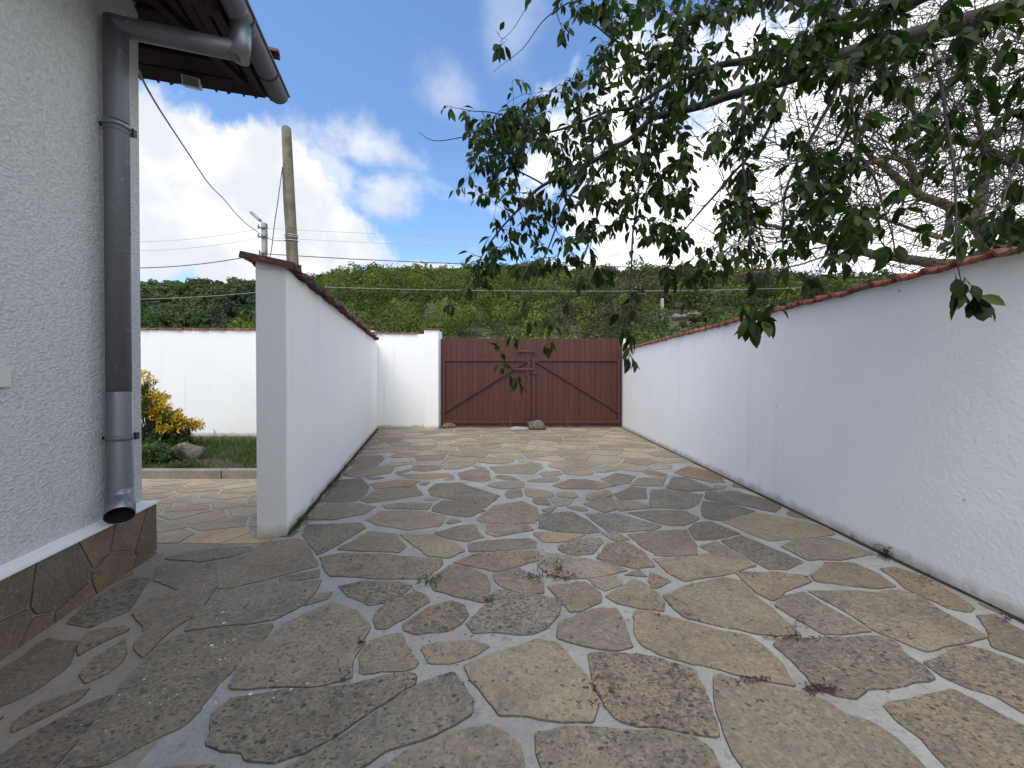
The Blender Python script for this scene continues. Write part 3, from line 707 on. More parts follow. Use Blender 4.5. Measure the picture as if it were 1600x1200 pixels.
# ------------------------------------------------------------------ house
HD = Vector((-.25, .968, 0)).normalized(); HN = Vector((HD.y, -HD.x, 0)); Wc = Vector((-2.457, 2.55, 0))
house = thing('house', 'grey house with coarse plaster, brown stone base and dark eaves at the left', 'house', Wc, math.atan2(HN.y, HN.x))
mb = MB(); mb.box(-7, 0, -8, 0, .37, 3.72); o = mb.build('wall', M_render, house); bevel(o, .012)
mb = MB(); mb.box(-6.98, .045, -8, .035, -.3, .345); o = mb.build('foundation', M_mortar_b, house)
# stone cladding
mb = MB(); sds = []
for _ in range(4000):
    x = random.uniform(-8, 0); y = random.uniform(-.1, .36)
    if all((x-a)**2+((y-b_)*1.0)**2 > .21**2 for a, b_ in sds): sds.append((x, y))
for p in cells(sds, [], [(-8, -.12), (.045, -.12), (.045, .345), (-8, .345)], .0025):
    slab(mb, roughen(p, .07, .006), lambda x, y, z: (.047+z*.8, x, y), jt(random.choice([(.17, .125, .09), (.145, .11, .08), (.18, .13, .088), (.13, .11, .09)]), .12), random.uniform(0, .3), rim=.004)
sds = []
for _ in range(900):
    x = random.uniform(-2, 0); y = random.uniform(-.1, .36)
    if all((x-a)**2+((y-b_))**2 > .21**2 for a, b_ in sds): sds.append((x, y))
for p in cells(sds, [], [(-2, -.12), (.045, -.12), (.045, .345), (-2, .345)], .004):
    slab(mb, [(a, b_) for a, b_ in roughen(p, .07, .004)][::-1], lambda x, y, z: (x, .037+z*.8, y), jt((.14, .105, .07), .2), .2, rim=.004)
mb.build('stone_cladding', M_stone, house)
mb = MB()                                   # painted ledge on top of the base
mb.add([(.063, -8, .345), (.063, .053, .345), (-7, .053, .345), (.063, -8, .358), (.063, .053, .358), (-7, .053, .358), (-.004, -8, .378), (-.004, -.004, .378), (-7, -.004, .378), (-.004, -8, .34), (-7, 0, .34), (-.004, -.004, .34)],
       [(0, 1, 4, 3), (1, 2, 5, 4), (3, 4, 7, 6), (4, 5, 8, 7), (0, 9, 11, 1), (1, 11, 10, 2)])
mb.build('ledge', M_white, house)
mb = MB(); mb.box(.0, .028, -.97-.2, -.888, 1.155, 1.24); o = mb.build('socket_box', M_plastic, house); bevel(o, .006)
# hip roof
EU, EV, EZ, SL = .64, .38, 3.43, .52
def rz(u, v): return EZ + SL*min(EU-u, EV-v)
mb = MB(); far = -6
def rp(u, v, o_=0): return (u, v, rz(u, v)+o_)
hipd = 6.4
for o_ in (0, .05):
    pts = [(EU, EV), (EU, EV-14), (EU-hipd, EV-hipd), (EU-hipd, EV-14), (EU-14, EV)]
    vs = [rp(u, v, o_) for u, v in pts]
    mb.add(vs, [(0, 2, 3, 1), (0, 4, 2)] if o_ == 0 else [(0, 1, 3, 2), (0, 2, 4)])
mb.add([rp(EU, EV), rp(EU, EV, .05), rp(EU, EV-14, .05), rp(EU, EV-14), rp(EU-14, EV), rp(EU-14, EV, .05)], [(0, 1, 2, 3), (0, 4, 5, 1)])
mb.build('roof', M_wood, house)
mb = MB(); k = 0                            # soffit boards, parallel to the eaves on both sides of the hip
while k < 9:
    a0 = .02+k*.105; a1 = a0+.085
    for (ua, ub) in ((a0, a1),):
        z0 = EZ+SL*ua-.018-.012*(k % 2); z1 = EZ+SL*ub-.018-.012*(k % 2)
        u0, u1, v0, v1 = EU-ua, EU-ub, EV-ua, EV-ub
        mb.add([(u0, v0, z0), (u1, v1, z1), (u1, -8, z1), (u0, -8, z0), (u0, v0, z0-.02), (u1, v1, z1-.02), (u1, -8, z1-.02), (u0, -8, z0-.02)],
               [(0, 1, 2, 3), (7, 6, 5, 4), (0, 3, 7, 4), (1, 5, 6, 2), (0, 4, 5, 1)])
        mb.add([(u0, v0, z0), (u1, v1, z1), (-7, v1, z1), (-7, v0, z0), (u0, v0, z0-.02), (u1, v1, z1-.02), (-7, v1, z1-.02), (-7, v0, z0-.02)],
               [(3, 2, 1, 0), (4, 5, 6, 7), (0, 4, 7, 3), (1, 2, 6, 5)])
    k += 1
mb.build('soffit_boards', M_wood, house)
for v in (.26, -.45, -1.15, -1.85):
    mb = MB()
    if v > 0: mb.bar((EU-.13, EV-.13, EZ+.13*SL-.06), (EU-.95, EV-.95, EZ+.95*SL-.06), .07, .07)
    else: mb.bar((EU-.03, v, EZ-.055+.0), (EU-.9, v, EZ+.87*SL-.055), .08, .09)
    mb.build('rafter', M_wood, house)
mb = MB()                                   # tiles along the eaves
def eavetile(a, b_, r):
    a = Vector(a); b_ = Vector(b_); d = (b_-a).normalized(); x = d.cross(Vector((0, 0, 1))).normalized(); y = x.cross(d); n = 7; vs = []
    for rr in (r, r-.014):
        for p in (a, b_):
            for i in range(n): an = math.pi*i/(n-1); vs.append(p + x*math.cos(an)*rr + y*math.sin(an)*rr)
    fs = []
    for i in range(n-1): fs += [(i, i+1, n+i+1, n+i), (2*n+i, 3*n+i, 3*n+i+1, 2*n+i+1), (i, 2*n+i, 2*n+i+1, i+1)]
    mb.add(vs, fs, 0, jt((.16, .07, .05), .3)+(0,))
for i in range(16):
    u = EU-.06-i*.19; L = .4
    eavetile((u, EV+.055, EZ+.035-.03), (u, EV-L, EZ+.035+SL*L), .062)
for i in range(26):
    v = EV-.1-i*.19; L = .4
    eavetile((EU+.035, v, EZ+.045), (EU-L, v, EZ+.045+SL*L), .062)
eavetile((EU+.05, EV+.06, EZ+.075), (EU-.5, EV-.49, EZ+.075+.55*SL), .075)
eavetile((EU+.165, .04, EZ+.085), (EU-.2, .05, EZ+.13), .042)
mb.build('eave_tiles', M_tile, house)
# gutter
gu, gzc, gr = EU+.065, 3.455, .072
mb = MB(); n = 14; vs = []
for rr in (gr, gr-.004):
    for v in (EV+.0, EV-13):
        for i in range(n+1):
            an = math.pi+math.pi*i/n; vs.append((gu+math.cos(an)*rr, v, gzc+math.sin(an)*rr))
m_ = n+1; fs = []
for i in range(n): fs += [(i, i+1, m_+i+1, m_+i), (2*m_+i, 3*m_+i, 3*m_+i+1, 2*m_+i+1)]
fs += [tuple(range(m_))]
fs += [(0, m_, 3*m_, 2*m_), (m_-1, 3*m_-1, 4*m_-1, 2*m_-1)]
mb.add(vs, fs); mb.tube([(gu+gr+.004, EV+.002, gzc+.004), (gu+gr+.004, EV-13, gzc+.004)], .009, 8)
gut = mb.build('gutter', M_zinc_old, house, smooth=False)
for p_ in gut.data.polygons: p_.use_smooth = len(p_.vertices) == 4
for v in (.12, -.32, -.8, -1.4):
    mb = MB(); pts = [(gu+math.cos(math.pi+math.pi*i/10)*(gr+.005), v, gzc+math.sin(math.pi+math.pi*i/10)*(gr+.005)) for i in range(11)]
    mb.tube([(gu-gr-.03, v, gzc+.03)]+pts, .006, 5); mb.build('gutter_bracket', M_black, gut)
# downpipe
pu, pv = .078, -.336; zt_ = 3.235; pr = .055
mb = MB(); mb.tube([(pu, pv, 1.10), (pu, pv, 2.9), (pu, pv, zt_+.03)], pr, 24); dp = mb.build('downpipe', M_zinc_old, house, smooth=True)
def part_tube(name, pts, r, m_, par, n=24, cap=True):
    mb = MB(); mb.tube(pts, r, n, cap=cap); o = mb.build(name, m_, par, smooth=True)
    for f in o.data.polygons:
        if len(f.vertices) > 4: f.use_smooth = False
    return o
for f in dp.data.polygons:
    if len(f.vertices) > 4: f.use_smooth = False
part_tube('horizontal_arm', [(pu-.01, pv, zt_+.005), (pu+.02, pv, zt_+.0), (pu+.30, pv+.01, zt_+.0), (gu-.01, pv+.015, zt_-.005)], [pr*.97, pr*.99, pr, pr], M_zinc_old, dp)
part_tube('outlet', [(gu-.01, pv+.015, zt_-.05), (gu, pv+.015, zt_+.08), (gu, pv+.015, gzc-gr+.02)], [pr*1.05, pr*1.05, pr*1.0], M_zinc_new, dp)
part_tube('lower_pipe', [(pu, pv, .52), (pu, pv, 1.115)], pr*1.06, M_zinc_new, dp, cap=False)
for z in (2.62, 2.05, 1.93): part_tube('pipe_seam', [(pu, pv, z-.004), (pu, pv, z+.004)], pr*1.035, M_zinc_old, dp)
for z, m_ in ((2.66, M_zinc_new), (.845, M_zinc_old)):
    o = part_tube('pipe_clamp', [(pu, pv, z-.016), (pu, pv, z+.016)], pr*1.12, m_, dp)
    mb = MB(); mb.box(pu+.02, pu+.055, pv+.045, pv+.075, z-.02, z+.02); mb.build('clamp_bolt', M_black, o); mb = MB(); mb.box(-.0, pu-.03, pv-.008, pv+.008, z-.01, z+.01); mb.build('wall_bracket', M_black, o)
# shoe: elbow with open mouth towards the yard in front
mb = MB(); n = 28; el = [(pu, pv, .555), (pu, pv, .515), (pu+.008, pv-.012, .485), (pu+.028, pv-.045, .45), (pu+.055, pv-.095, .415)]; rr = [pr*1.12, pr*1.12, pr*1.15, pr*1.18, pr*1.2]
mb.tube(el, rr, n, cap=False); o = mb.build('shoe', M_zinc_new, dp, smooth=True); so_ = o.modifiers.new('shell', 'SOLIDIFY'); so_.thickness = .002
mb = MB(); mb.tube([Vector(e) for e in el[1:]], [r*.93 for r in rr[1:]], n, cap=False); mb.v[-n:] = mb.v[-n:]; mb.build('shoe_lining', M_dark_in, o, smooth=True)
# flood lamp below the far eave
lt = thing('floodlight', 'small grey floodlight with motion sensor hanging under the eaves', 'lamp')
pl = at(303, 131, 2.86); lt.location = pl; lt.rotation_euler = (R(20), 0, R(25))
mb = MB(); mb.box(-.055, .055, -.03, .03, -.04, .03); bevel(mb.build('lamp_head', M_plastic, lt), .006)
mb = MB(); mb.box(-.045, .045, -.034, -.031, -.032, .022); mb.build('lamp_lens', M_lamp_glass, lt)
mb = MB(); mb.tube([(-.055, 0, 0), (-.06, .01, .06), (0, .01, .085), (.06, .01, .06), (.055, 0, 0)], .006, 6); mb.box(-.03, .03, -.02, .03, .08, .14); mb.build('bracket', M_black, lt)
mb = MB(); mb.box(-.085, -.058, -.03, .01, -.035, .005); bevel(mb.build('sensor', M_black, lt), .006)

# ------------------------------------------------------------------ poles and wires
PY = 9.85
pb, pt_ = at(471, 720, PY), at(449.5, 205, PY)
pole = thing('utility_pole', 'thick weathered concrete pole rising behind the garden wall, leaning left', 'pole', (pb.x, PY, -.5))
mb = MB(); pts = []; rads = []
for i in range(25):
    k = i/24; q = pb.lerp(pt_, k)-Vector((pb.x, PY, -.5)); pts.append(q); rads.append(.18-.068*k)
q = pts[-1]; pts += [q+Vector((-.001, 0, .05)), q+Vector((-.002, 0, .09)), q+Vector((-.002, 0, .11))]; rads += [.10, .06, .015]
mb.tube(pts, rads, 14); mb.build('shaft', M_conc, pole, smooth=True)
mb = MB()
for dz in (0, .09, .14):
    zc_ = at(0, 377, PY).z+dz; k = (zc_-pb.z)/(pt_.z-pb.z); c_ = pb.lerp(pt_, k)-Vector((pb.x, PY, -.5)); r = .165-.07*k+.03
    mb.tube([c_+Vector((math.cos(a)*r, math.sin(a)*r, .02*math.sin(a))) for a in [2*math.pi*i/16 for i in range(17)]], .012, 5)
mb.build('wire_wrap', M_wire_l, pole)
def wire(name, pts, r, m_, label, sag=0, n=18):
    out_ = []
    pts = [Vector(p) for p in pts]
    for a, b_ in zip(pts[:-1], pts[1:]):
        for i in range(n):
            k = i/n; q = a.lerp(b_, k); q.z -= sag*4*k*(1-k); out_.append(q)
    out_.append(pts[-1]); mb = MB(); mb.tube(out_, r, 5); o = mb.build(name, m_); tag(o, label, 'cable', 'street wires'); return o
def spline(P, n=8):
    o_ = []
    for i in range(len(P)-1):
        p0, p1, p2, p3 = P[max(i-1, 0)], P[i], P[i+1], P[min(i+2, len(P)-1)]
        for k in range(n):
            s_ = k/n; o_.append(.5*((2*p1)+(p2-p0)*s_+(2*p0-5*p1+4*p2-p3)*s_*s_+(3*p1-p0-3*p2+p3)*s_**3))
    o_.append(P[-1]); return o_
cb = [at(221, 112, 2.6), at(232, 138, 2.9), at(258, 182, 3.5), at(296, 240, 4.5), at(328, 288, 5.6), at(352, 313, 6.6), at(378, 343, 7.8), at(402, 362, 8.8), at(425, 375, 9.4), at(450, 377, 9.68)]
mb = MB(); mb.tube(spline(cb), .0075, 5); o = mb.build('service_cable', M_wire); tag(o, 'grey cable sagging from the house eaves to the leaning concrete pole', 'cable')
cb = [at(443, 262, 9.72), at(440, 285, 9.65), at(435, 320, 9.6), at(430, 352, 9.6), at(424, 398, 9.6), at(418, 404, 9.62)]
mb = MB(); mb.tube(spline(cb), .011, 5); mb.tube(spline([at(443, 262, 9.72), at(445, 320, 9.66), at(449, 376, 9.66), at(451, 412, 9.7)]), .011, 5)
o = mb.build('loose_cable', M_wire); tag(o, 'loose cable hanging down along the left of the concrete pole', 'cable')
LY = 20.0
lb = at(414.5, 640, LY); lp = thing('street_lamp', 'slim grey street lamp post with tilted lamp head, far left of the concrete pole', 'street lamp', (lb.x, LY, -.5))
zt2 = at(0, 350, LY).z+.5
mb = MB(); mb.box(-.12, .12, -.12, .12, 0, zt2*.5); mb.box(-.10, .10, -.10, .10, zt2*.5, zt2); mb.build('post', M_conc_l, lp)
mb = MB(); mb.tube([(0, 0, zt2-.3), (-.1, 0, zt2+.05), (-.3, -.0, zt2+.22)], .035, 7); mb.build('lamp_arm', M_conc_l, lp)
mb = MB(); Mx = Matrix.Translation((-.45, 0, zt2+.36)) @ Matrix.Rotation(R(42), 4, 'Y'); mb.box(-.33, .33, -.12, .12, -.07, .07, M=Mx); bevel(mb.build('lamp_head', M_conc_l, lp), .05)
for z_, s_ in ((358, .25), (372, .25), (397, .2)):
    mb = MB(); zz = at(0, z_, LY).z+.5; mb.bar((-s_, -.14, zz), (s_, -.14, zz), .06, .06); mb.tube([(-s_+.03, -.14, zz), (-s_+.03, -.14, zz+.14)], .035, 6); mb.tube([(s_-.03, -.14, zz), (s_-.03, -.14, zz+.14)], .035, 6)
    mb.build('insulator_bracket', M_wire, lp)
for (ya, yb, yc, r, m_, lab) in ((374, 357, 357, .010, M_wire_l, 'topmost thin grey street wire crossing behind the lamp post'), (388, 371, 373, .010, M_wire_l, 'second thin street wire, just below the topmost one'),
                              (415, 397, 402, .024, M_wire, 'thick black street cable, lowest of the three at the lamp post')):
    A = at(150, ya+3, 19); Bm = at(412, yb, LY-.15); Cc = at(1150, yc+14, 23)
    wire('overhead_wire', [A, Bm, Cc], r, m_, lab, .28)
wire('overhead_wire', [at(120, 468, 26), at(480, 448, 28), at(1250, 450, 30)], .012, M_wire_l, 'pale wire crossing in front of the wooded hill', .3)

# ------------------------------------------------------------------ hills and wood
def interp(x, xs, ys): return float(np.interp(x, xs, ys))
midx = [-260, -130, -108, -82, -60, -25, 0, 50, 75, 100, 140, 200, 300]; midz = [0, 2, 6, 32, 35.5, 38.5, 38, 37, 35.5, 34, 32, 32, 25]
def hmid(x, y):
    k = np.clip((y-32)/118, 0, 1.0); k = k**.9; back_ = np.clip((y-155)/90, 0, 1)
    h = np.interp(np.where(np.asarray(x) < 0, x*150/np.clip(y, 45, 150), x), midx, midz)*k*(1-.5*back_)
    return h + 1.2*np.sin(x*.09+y*.05)*k + .9*np.sin(x*.21-y*.13+1)*k - .5
farx = [-420, -300, -230, -190, -150, -100, -40, 60]; farz = [35, 40, 50, 54.5, 54, 46, 30, 5]
def hfar(x, y):
    k = np.clip((y-150)/85, 0, 1.0); back_ = np.clip((y-245)/120, 0, 1)
    return np.interp(x, farx, farz)*k**.8*(1-.4*back_) + 1.5*np.sin(x*.05+y*.03)*k - .5
def hz(x, y): return np.maximum(hmid(x, y), hfar(x, y))
xs = np.linspace(-450, 450, 150); ys = np.linspace(28, 420, 110); X, Yg = np.meshgrid(xs, ys); Zg = hz(X, Yg)-.02
V = np.stack([X.ravel(), Yg.ravel(), Zg.ravel()], 1); idx = np.arange(X.size).reshape(X.shape)
Fq = np.stack([idx[:-1, :-1].ravel(), idx[:-1, 1:].ravel(), idx[1:, 1:].ravel(), idx[1:, :-1].ravel()], 1)
o = npmesh('hills', V, Fq, M_field, smooth=True); o['kind'] = 'structure'

def crown_cards(center, rad, n, size, col, colv=.25, lumps=9, seed=None):
    """n small leafy cards through a lumpy crown; returns verts (n*4,3) and colours (n,4)"""
    lc = rng.normal(size=(lumps, 3)); lc /= np.linalg.norm(lc, axis=1)[:, None]; lc *= rng.uniform(.35, .75, (lumps, 1)); lc[:, 2] *= .85
    lr = rng.uniform(.32, .55, lumps); which = rng.integers(0, lumps, n)
    d = rng.normal(size=(n, 3)); d /= np.linalg.norm(d, axis=1)[:, None]; rr = rng.uniform(.55, 1.08, n)**.7
    p = (lc[which] + d*(lr[which]*rr)[:, None])*np.array(rad)
    nrm = d + rng.normal(size=(n, 3))*.28; nrm[:, 2] += .15; nrm /= np.linalg.norm(nrm, axis=1)[:, None]
    a = np.cross(nrm, rng.normal(size=(n, 3))); a /= np.linalg.norm(a, axis=1)[:, None]; b_ = np.cross(nrm, a)
    s_ = size*rng.uniform(.6, 1.3, n)[:, None]
    c0 = p+np.array(center)
    q = np.stack([c0-a*s_*.9, c0-b_*s_*.45, c0+a*s_*.9, c0+b_*s_*.5+nrm*s_*.1], 1).reshape(-1, 3)
    k = (1+rng.uniform(-colv, colv, lumps))[which]*(1+rng.uniform(-.1, .1, n))
    cc = np.ones((n, 4)); cc[:, :3] = np.array(col)*k[:, None]; return q, cc
def wood(name, label, pts, cardf, m_=M_far):
    Vs, Cs = [], []
    for (x, y, h, w, col) in pts:
        z0 = float(hz(x, y)); dist = math.hypot(x, y); size = max(.14, .0042*dist)*cardf
        n = int(np.clip(5.2*w*w*.8/(size*size)*1.25, 60, 420))
        q, c_ = crown_cards((x, y, z0+h*.55), (w*.62, w*.62, h*.55), n, size, col, .4, 8); Vs.append(q); Cs.append(c_)
    V = np.concatenate(Vs); Cc = np.concatenate(Cs); Fq = np.arange(len(V)).reshape(-1, 4)
    o = npmesh(name, V, Fq, m_, Cc); tag(o, label, 'woodland', kind='stuff'); return o
pts = []
def fits(px, py, y): return px
tries = 0
for ring in range(9000):
    y = random.uniform(33, 165)**1.0; a = random.uniform(-1.0, 1.45); x = a*y
    if x < -.9*y: continue
    if random.random() > (y/165)**.55+.1: continue
    if hmid(x, y) < hfar(x, y)-2: continue
    g = noise.noise(Vector((x*.03, y*.03, 0)))+.5*noise.noise(Vector((x*.12, y*.12, 4)))
    px = 800+a*F
    base = (.085, .108, .026) if g > -.05 else (.055, .080, .024)
    if g > .35: base = (.105, .125, .028)
    if 860 < px < 1110 and 35 < y < 105 and random.random() < .8: base = random.choice([(.075, .07, .045), (.08, .07, .05), (.065, .08, .034)])
    if px > 1110 and random.random() < .5: base = random.choice([(.075, .068, .042), (.05, .07, .026)])
    if y > 125: base = (.042, .064, .028)
    low_ = 1022 < px < 1106 and y < 67
    if low_ and y > 60: continue
    h = random.uniform(1.3, 2.2) if low_ else random.uniform(4.0, 8.5) if y > 60 else random.uniform(3, 5)
    w = h*random.uniform(.75, 1.05)
    if any(abs(x-q[0]) < w*.55 and abs(y-q[1]) < w*.6 for q in pts[-350:]): continue
    pts.append((x, y, h, w, jt(base, .25)))
    if len(pts) >= 1700: break
wood('hillside_wood', 'sunlit green deciduous wood covering the hillside beyond the gate', pts, 1.0)
pts = []
for _ in range(5000):
    y = random.uniform(150, 255); a = random.uniform(-1.35, -.35); x = a*y
    if hfar(x, y) < hmid(x, y)-2: continue
    h = random.uniform(6, 10); w = h*random.uniform(.9, 1.2); g = noise.noise(Vector((x*.02, y*.02, 0)))
    pts.append((x, y, h, w, jt((.040, .066, .032) if g < .1 else (.062, .088, .036), .25)))
    if len(pts) >= 700: break
wood('distant_wood', 'darker green wood on the farther hill at the left', pts, .9)

# single trees and shrubs across the street
def tree(name, label, cat, px, Y, ptop, w, col, n=2600, size=.13, group=None, base=-.5, zc=.58, trunk=True):
    top = EYE+(HOR-ptop)/F*Y; H = top-base; x = (px-800)/F*Y
    r = thing(name, label, cat, (x, Y, base), group=group)
    q, c_ = crown_cards((0, 0, H*zc), (w, w, H*(1-zc)*1.0), n, size, col, .35, 16); npmesh('crown', q, np.arange(len(q)).reshape(-1, 4), M_far, c_, r)
    if trunk:
        mb = MB(); mb.tube([(0, 0, 0), (.05, 0, H*.3), (0, .05, H*.75)], [.14, .1, .04], 7)
        for k in range(7):
            a = k*.9; mb.tube([(0.03, 0, H*(.25+.05*k)), (math.cos(a)*w*.4, math.sin(a)*w*.4, H*(.45+.05*k)), (math.cos(a)*w*.7, math.sin(a)*w*.7, H*(.6+.04*k))], [.05, .03, .01], 5)
        mb.build('trunk', M_twig, r)
    return r
_tree = tree
def tree(name, *a, **k): k['group'] = {'round_tree': 'single trees behind the boundary wall', 'leafy_shrub': 'shrubs behind the gate and right wall'}[name]; return _tree(name, *a, **k)
tree('round_tree', 'bright yellow green tree behind the back wall, left of the grey pier', 'tree', 374, 17, 474, 1.0, (.13, .17, .02), 1800, .10)
tree('round_tree', 'dark green tree behind the back wall beside the house corner', 'tree', 222, 24, 474, 1.6, (.045, .085, .02), 2200, .14)
tree('round_tree', 'green tree rising behind the short wall left of the gate', 'tree', 640, 26, 470, 2.6, (.06, .085, .02), 3000, .14)
tree('round_tree', 'olive green tree behind the tile cap of the garden wall', 'tree', 540, 24, 462, 2.2, (.07, .092, .022), 3000, .13)
tree('leafy_shrub', 'pale leaved shrub just behind the left gate leaf', 'shrub', 750, 12.5, 508, 1.3, (.14, .18, .055), 1900, .065)
tree('leafy_shrub', 'pale leaved shrub behind the middle of the gate', 'shrub', 830, 12.8, 497, 1.2, (.15, .19, .06), 1900, .065)
tree('leafy_shrub', 'green shrub behind the right gate leaf', 'shrub', 905, 13.2, 512, 1.3, (.12, .16, .05), 1700, .065)
tree('leafy_shrub', 'dark leafy bush behind the right gate pier', 'shrub', 1050, 11.5, 494, 1.35, (.05, .10, .022), 2400, .07)
tree('leafy_shrub', 'dark bush over the red coping behind the right wall', 'shrub', 1140, 9.5, 478, 1.2, (.045, .085, .02), 2200, .06)
tree('leafy_shrub', 'olive brush behind the right wall under the lichen tree', 'shrub', 1250, 8.5, 452, 1.3, (.075, .095, .03), 1800, .06)
o = thing('fence_post', 'small concrete post standing among bushes right of the gate', 'post', ((1034-800)/F*64, 64, float(hz(25, 64))-.3)); mb = MB(); mb.box(-.22, .22, -.22, .22, 0, 4.0); bevel(mb.build('shaft', M_conc_l, o), .03)
mb = MB(); mb.box(-.5, .5, -.3, .3, 1.2, 1.8); mb.build('collar', M_conc_l, o)
for i, (px, py, Y) in enumerate(((1060, 489, 64), (1076, 490, 65), (1093, 489, 66))):
    p = at(px, py, Y); p.z = float(hz(p.x, p.y))+.3; rock('loose_rock', p, (1.2, .9, .75), ['leftmost', 'middle', 'rightmost'][i]+' grey rock of the heap on the slope right of the gate', M_conc, 30+i, .3)
    
# ------------------------------------------------------------------ leafy tree overhead
def leaf_geo(base, d, up, L, w, col, Vl, Fl, Cl, fold=.25, curl=.25):
    """one pointed leaf, folded on its midrib and curled"""
    d = d.normalized(); x = d.cross(up)
    if x.length < 1e-3: x = d.orthogonal()
    x.normalize(); nrm = x.cross(d).normalized(); b0 = len(Vl)
    T = ((.0, .0), (.22, .72), (.48, 1.0), (.76, .62), (1.0, 0.0))
    for t__, ww in T:
        c_ = base + d*(t__*L) - nrm*(curl*t__*t__*L)
        if ww == 0: Vl.append(c_)
        else: Vl.extend((c_ - x*(ww*w) + nrm*(fold*ww*w), c_, c_ + x*(ww*w) + nrm*(fold*ww*w)))
    o_ = b0
    fs = [(o_, o_+2, o_+1, o_+1), (o_, o_+3, o_+2, o_+2)]
    tri = [(o_, o_+2, o_+1), (o_, o_+3, o_+2)]
    for r_ in range(2):
        a = o_+1+3*r_; b_ = a+3
        for k in (0, 1): tri += [(a+k, a+k+1, b_+k+1), (a+k, b_+k+1, b_+k)]
    a = o_+7; tp = o_+10; tri += [(a, a+1, tp), (a+1, a+2, tp)]
    Fl.extend(tri); Cl.extend([col]*len(tri))
class Skel:
    def __init__(s): s.p = []; s.dir = []; s.rad = []; s.mb = MB(); s.A = np.zeros((60000, 3)); s.k = 0
    def limb(s, pts, rads, n=7, sides=7, wob=.012):
        P = spline([Vector(p) for p in pts], n); k = len(P)
        rr = np.interp(np.linspace(0, len(rads)-1, k), range(len(rads)), rads)
        P = [p + noise.noise_vector(p*5)*wob*(1 if 0 < i else 0) for i, p in enumerate(P)]
        s.mb.tube(P, list(rr), sides)
        for i, p in enumerate(P): s.p.append(p); s.rad.append(rr[i]); s.dir.append((P[min(i+1, k-1)]-P[max(i-1, 0)]).normalized())
    def near(s, q):
        while s.k < len(s.p): s.A[s.k] = s.p[s.k]; s.k += 1
        A = s.A[:s.k]; d = ((A-np.array(q))**2).sum(1); return int(d.argmin()), math.sqrt(d.min())
def PX(l): return [at(*q) for q in l]
tr = thing('fruit_tree', 'leafy tree hanging its dark green branches over the driveway from the upper right', 'tree', (3.45, .3, -.55))
O_ = Vector(tr.location)
sk = Skel()
fork = Vector((3.38, .45, 2.5))
mbt = MB(); mbt.tube([Vector((3.45, .3, -.55))-O_, Vector((3.42, .35, .9))-O_, fork-O_], [.19, .15, .12], 12); mbt.build('trunk', M_bark, tr, smooth=True)
sk.limb([fork, Vector((3.0, 1.3, 2.95))] + PX([(1600, 12, 1.95), (1448, 54, 2.05), (1330, 84, 2.15), (1219, 128, 2.2), (1160, 147, 2.25), (1090, 168, 2.3), (1018, 187, 2.35)]), [.10, .075, .052, .046, .038, .03, .026, .022, .018], sides=9)
sk.limb(PX([(1018, 187, 2.35), (990, 214, 2.38), (955, 235, 2.4), (920, 256, 2.42), (850, 291, 2.45), (815, 322, 2.5), (780, 361, 2.5), (742, 420, 2.5), (705, 485, 2.5)]), [.018, .017, .015, .013, .010, .008, .006, .004, .002])
sk.limb([fork, Vector((2.6, 1.6, 3.4))] + PX([(1450, -10, 2.25), (1330, 45, 2.4), (1240, 82, 2.45), (1161, 98, 2.5), (1120, 105, 2.5), (1050, 130, 2.55), (990, 168, 2.55), (948, 176, 2.6), (890, 200, 2.6), (836, 211, 2.65), (745, 214, 2.65), (682, 222, 2.65), (655, 208, 2.65)]), [.08, .06, .04, .03, .026, .022, .019, .016, .013, .010, .008, .006, .0035, .0025, .0015])
sk.limb(PX([(1120, 105, 2.5), (1060, 112, 2.4), (1008, 88, 2.4), (966, 70, 2.35), (930, 45, 2.3), (895, 20, 2.3)]), [.012, .010, .009, .007, .004, .002])
sk.limb(PX([(1060, -60, 2.3), (913, 3, 2.2), (885, 10, 2.2), (850, 35, 2.2), (815, 80, 2.2), (770, 117, 2.2)]), [.006, .005, .004, .003, .002, .001])
sk.limb(PX([(1330, 45, 2.4), (1180, -20, 2.35), (1060, -60, 2.3), (940, -80, 2.2), (850, -45, 2.2), (828, 5, 2.2), (805, 45, 2.2), (780, 68, 2.2)]), [.022, .016, .009, .005, .004, .002, .0015, .001])
sk.limb(PX([(920, 256, 2.42), (880, 330, 2.35), (848, 410, 2.3), (822, 480, 2.28), (808, 545, 2.28), (806, 592, 2.28)]), [.008, .006, .004, .003, .002, .001])
sk.limb(PX([(1018, 187, 2.35), (1000, 280, 2.2), (985, 380, 2.1), (984, 470, 2.05), (984, 560, 2.05)]), [.010, .007, .005, .0035, .0015])
sk.limb(PX([(955, 235, 2.4), (935, 330, 2.3), (905, 420, 2.25), (875, 490, 2.25), (855, 535, 2.25)]), [.008, .006, .004, .003, .0015])
sk.limb(PX([(1160, 147, 2.25), (1160, 260, 2.0), (1170, 370, 1.9), (1180, 470, 1.85), (1182, 500, 1.85)]), [.010, .007, .005, .0035, .002])
sk.limb(PX([(1448, 54, 2.05), (1475, 180, 1.7), (1490, 330, 1.55), (1500, 420, 1.5), (1506, 447, 1.5)]), [.009, .006, .004, .002, .0015])
sk.limb(PX([(1330, 84, 2.15), (1330, 200, 1.8), (1370, 300, 1.65), (1392, 380, 1.6)]), [.010, .006, .004, .002])
sk.limb(PX([(1600, 12, 1.95), (1600, 120, 1.75), (1590, 240, 1.6), (1560, 330, 1.5)]), [.012, .008, .005, .002])
sk.limb(PX([(850, 291, 2.45), (790, 262, 2.5), (740, 270, 2.5), (718, 295, 2.5)]), [.006, .004, .0025, .001])
sk.limb(PX([(836, 211, 2.65), (790, 185, 2.65), (735, 175, 2.65), (695, 168, 2.65)]), [.005, .004, .0025, .001])
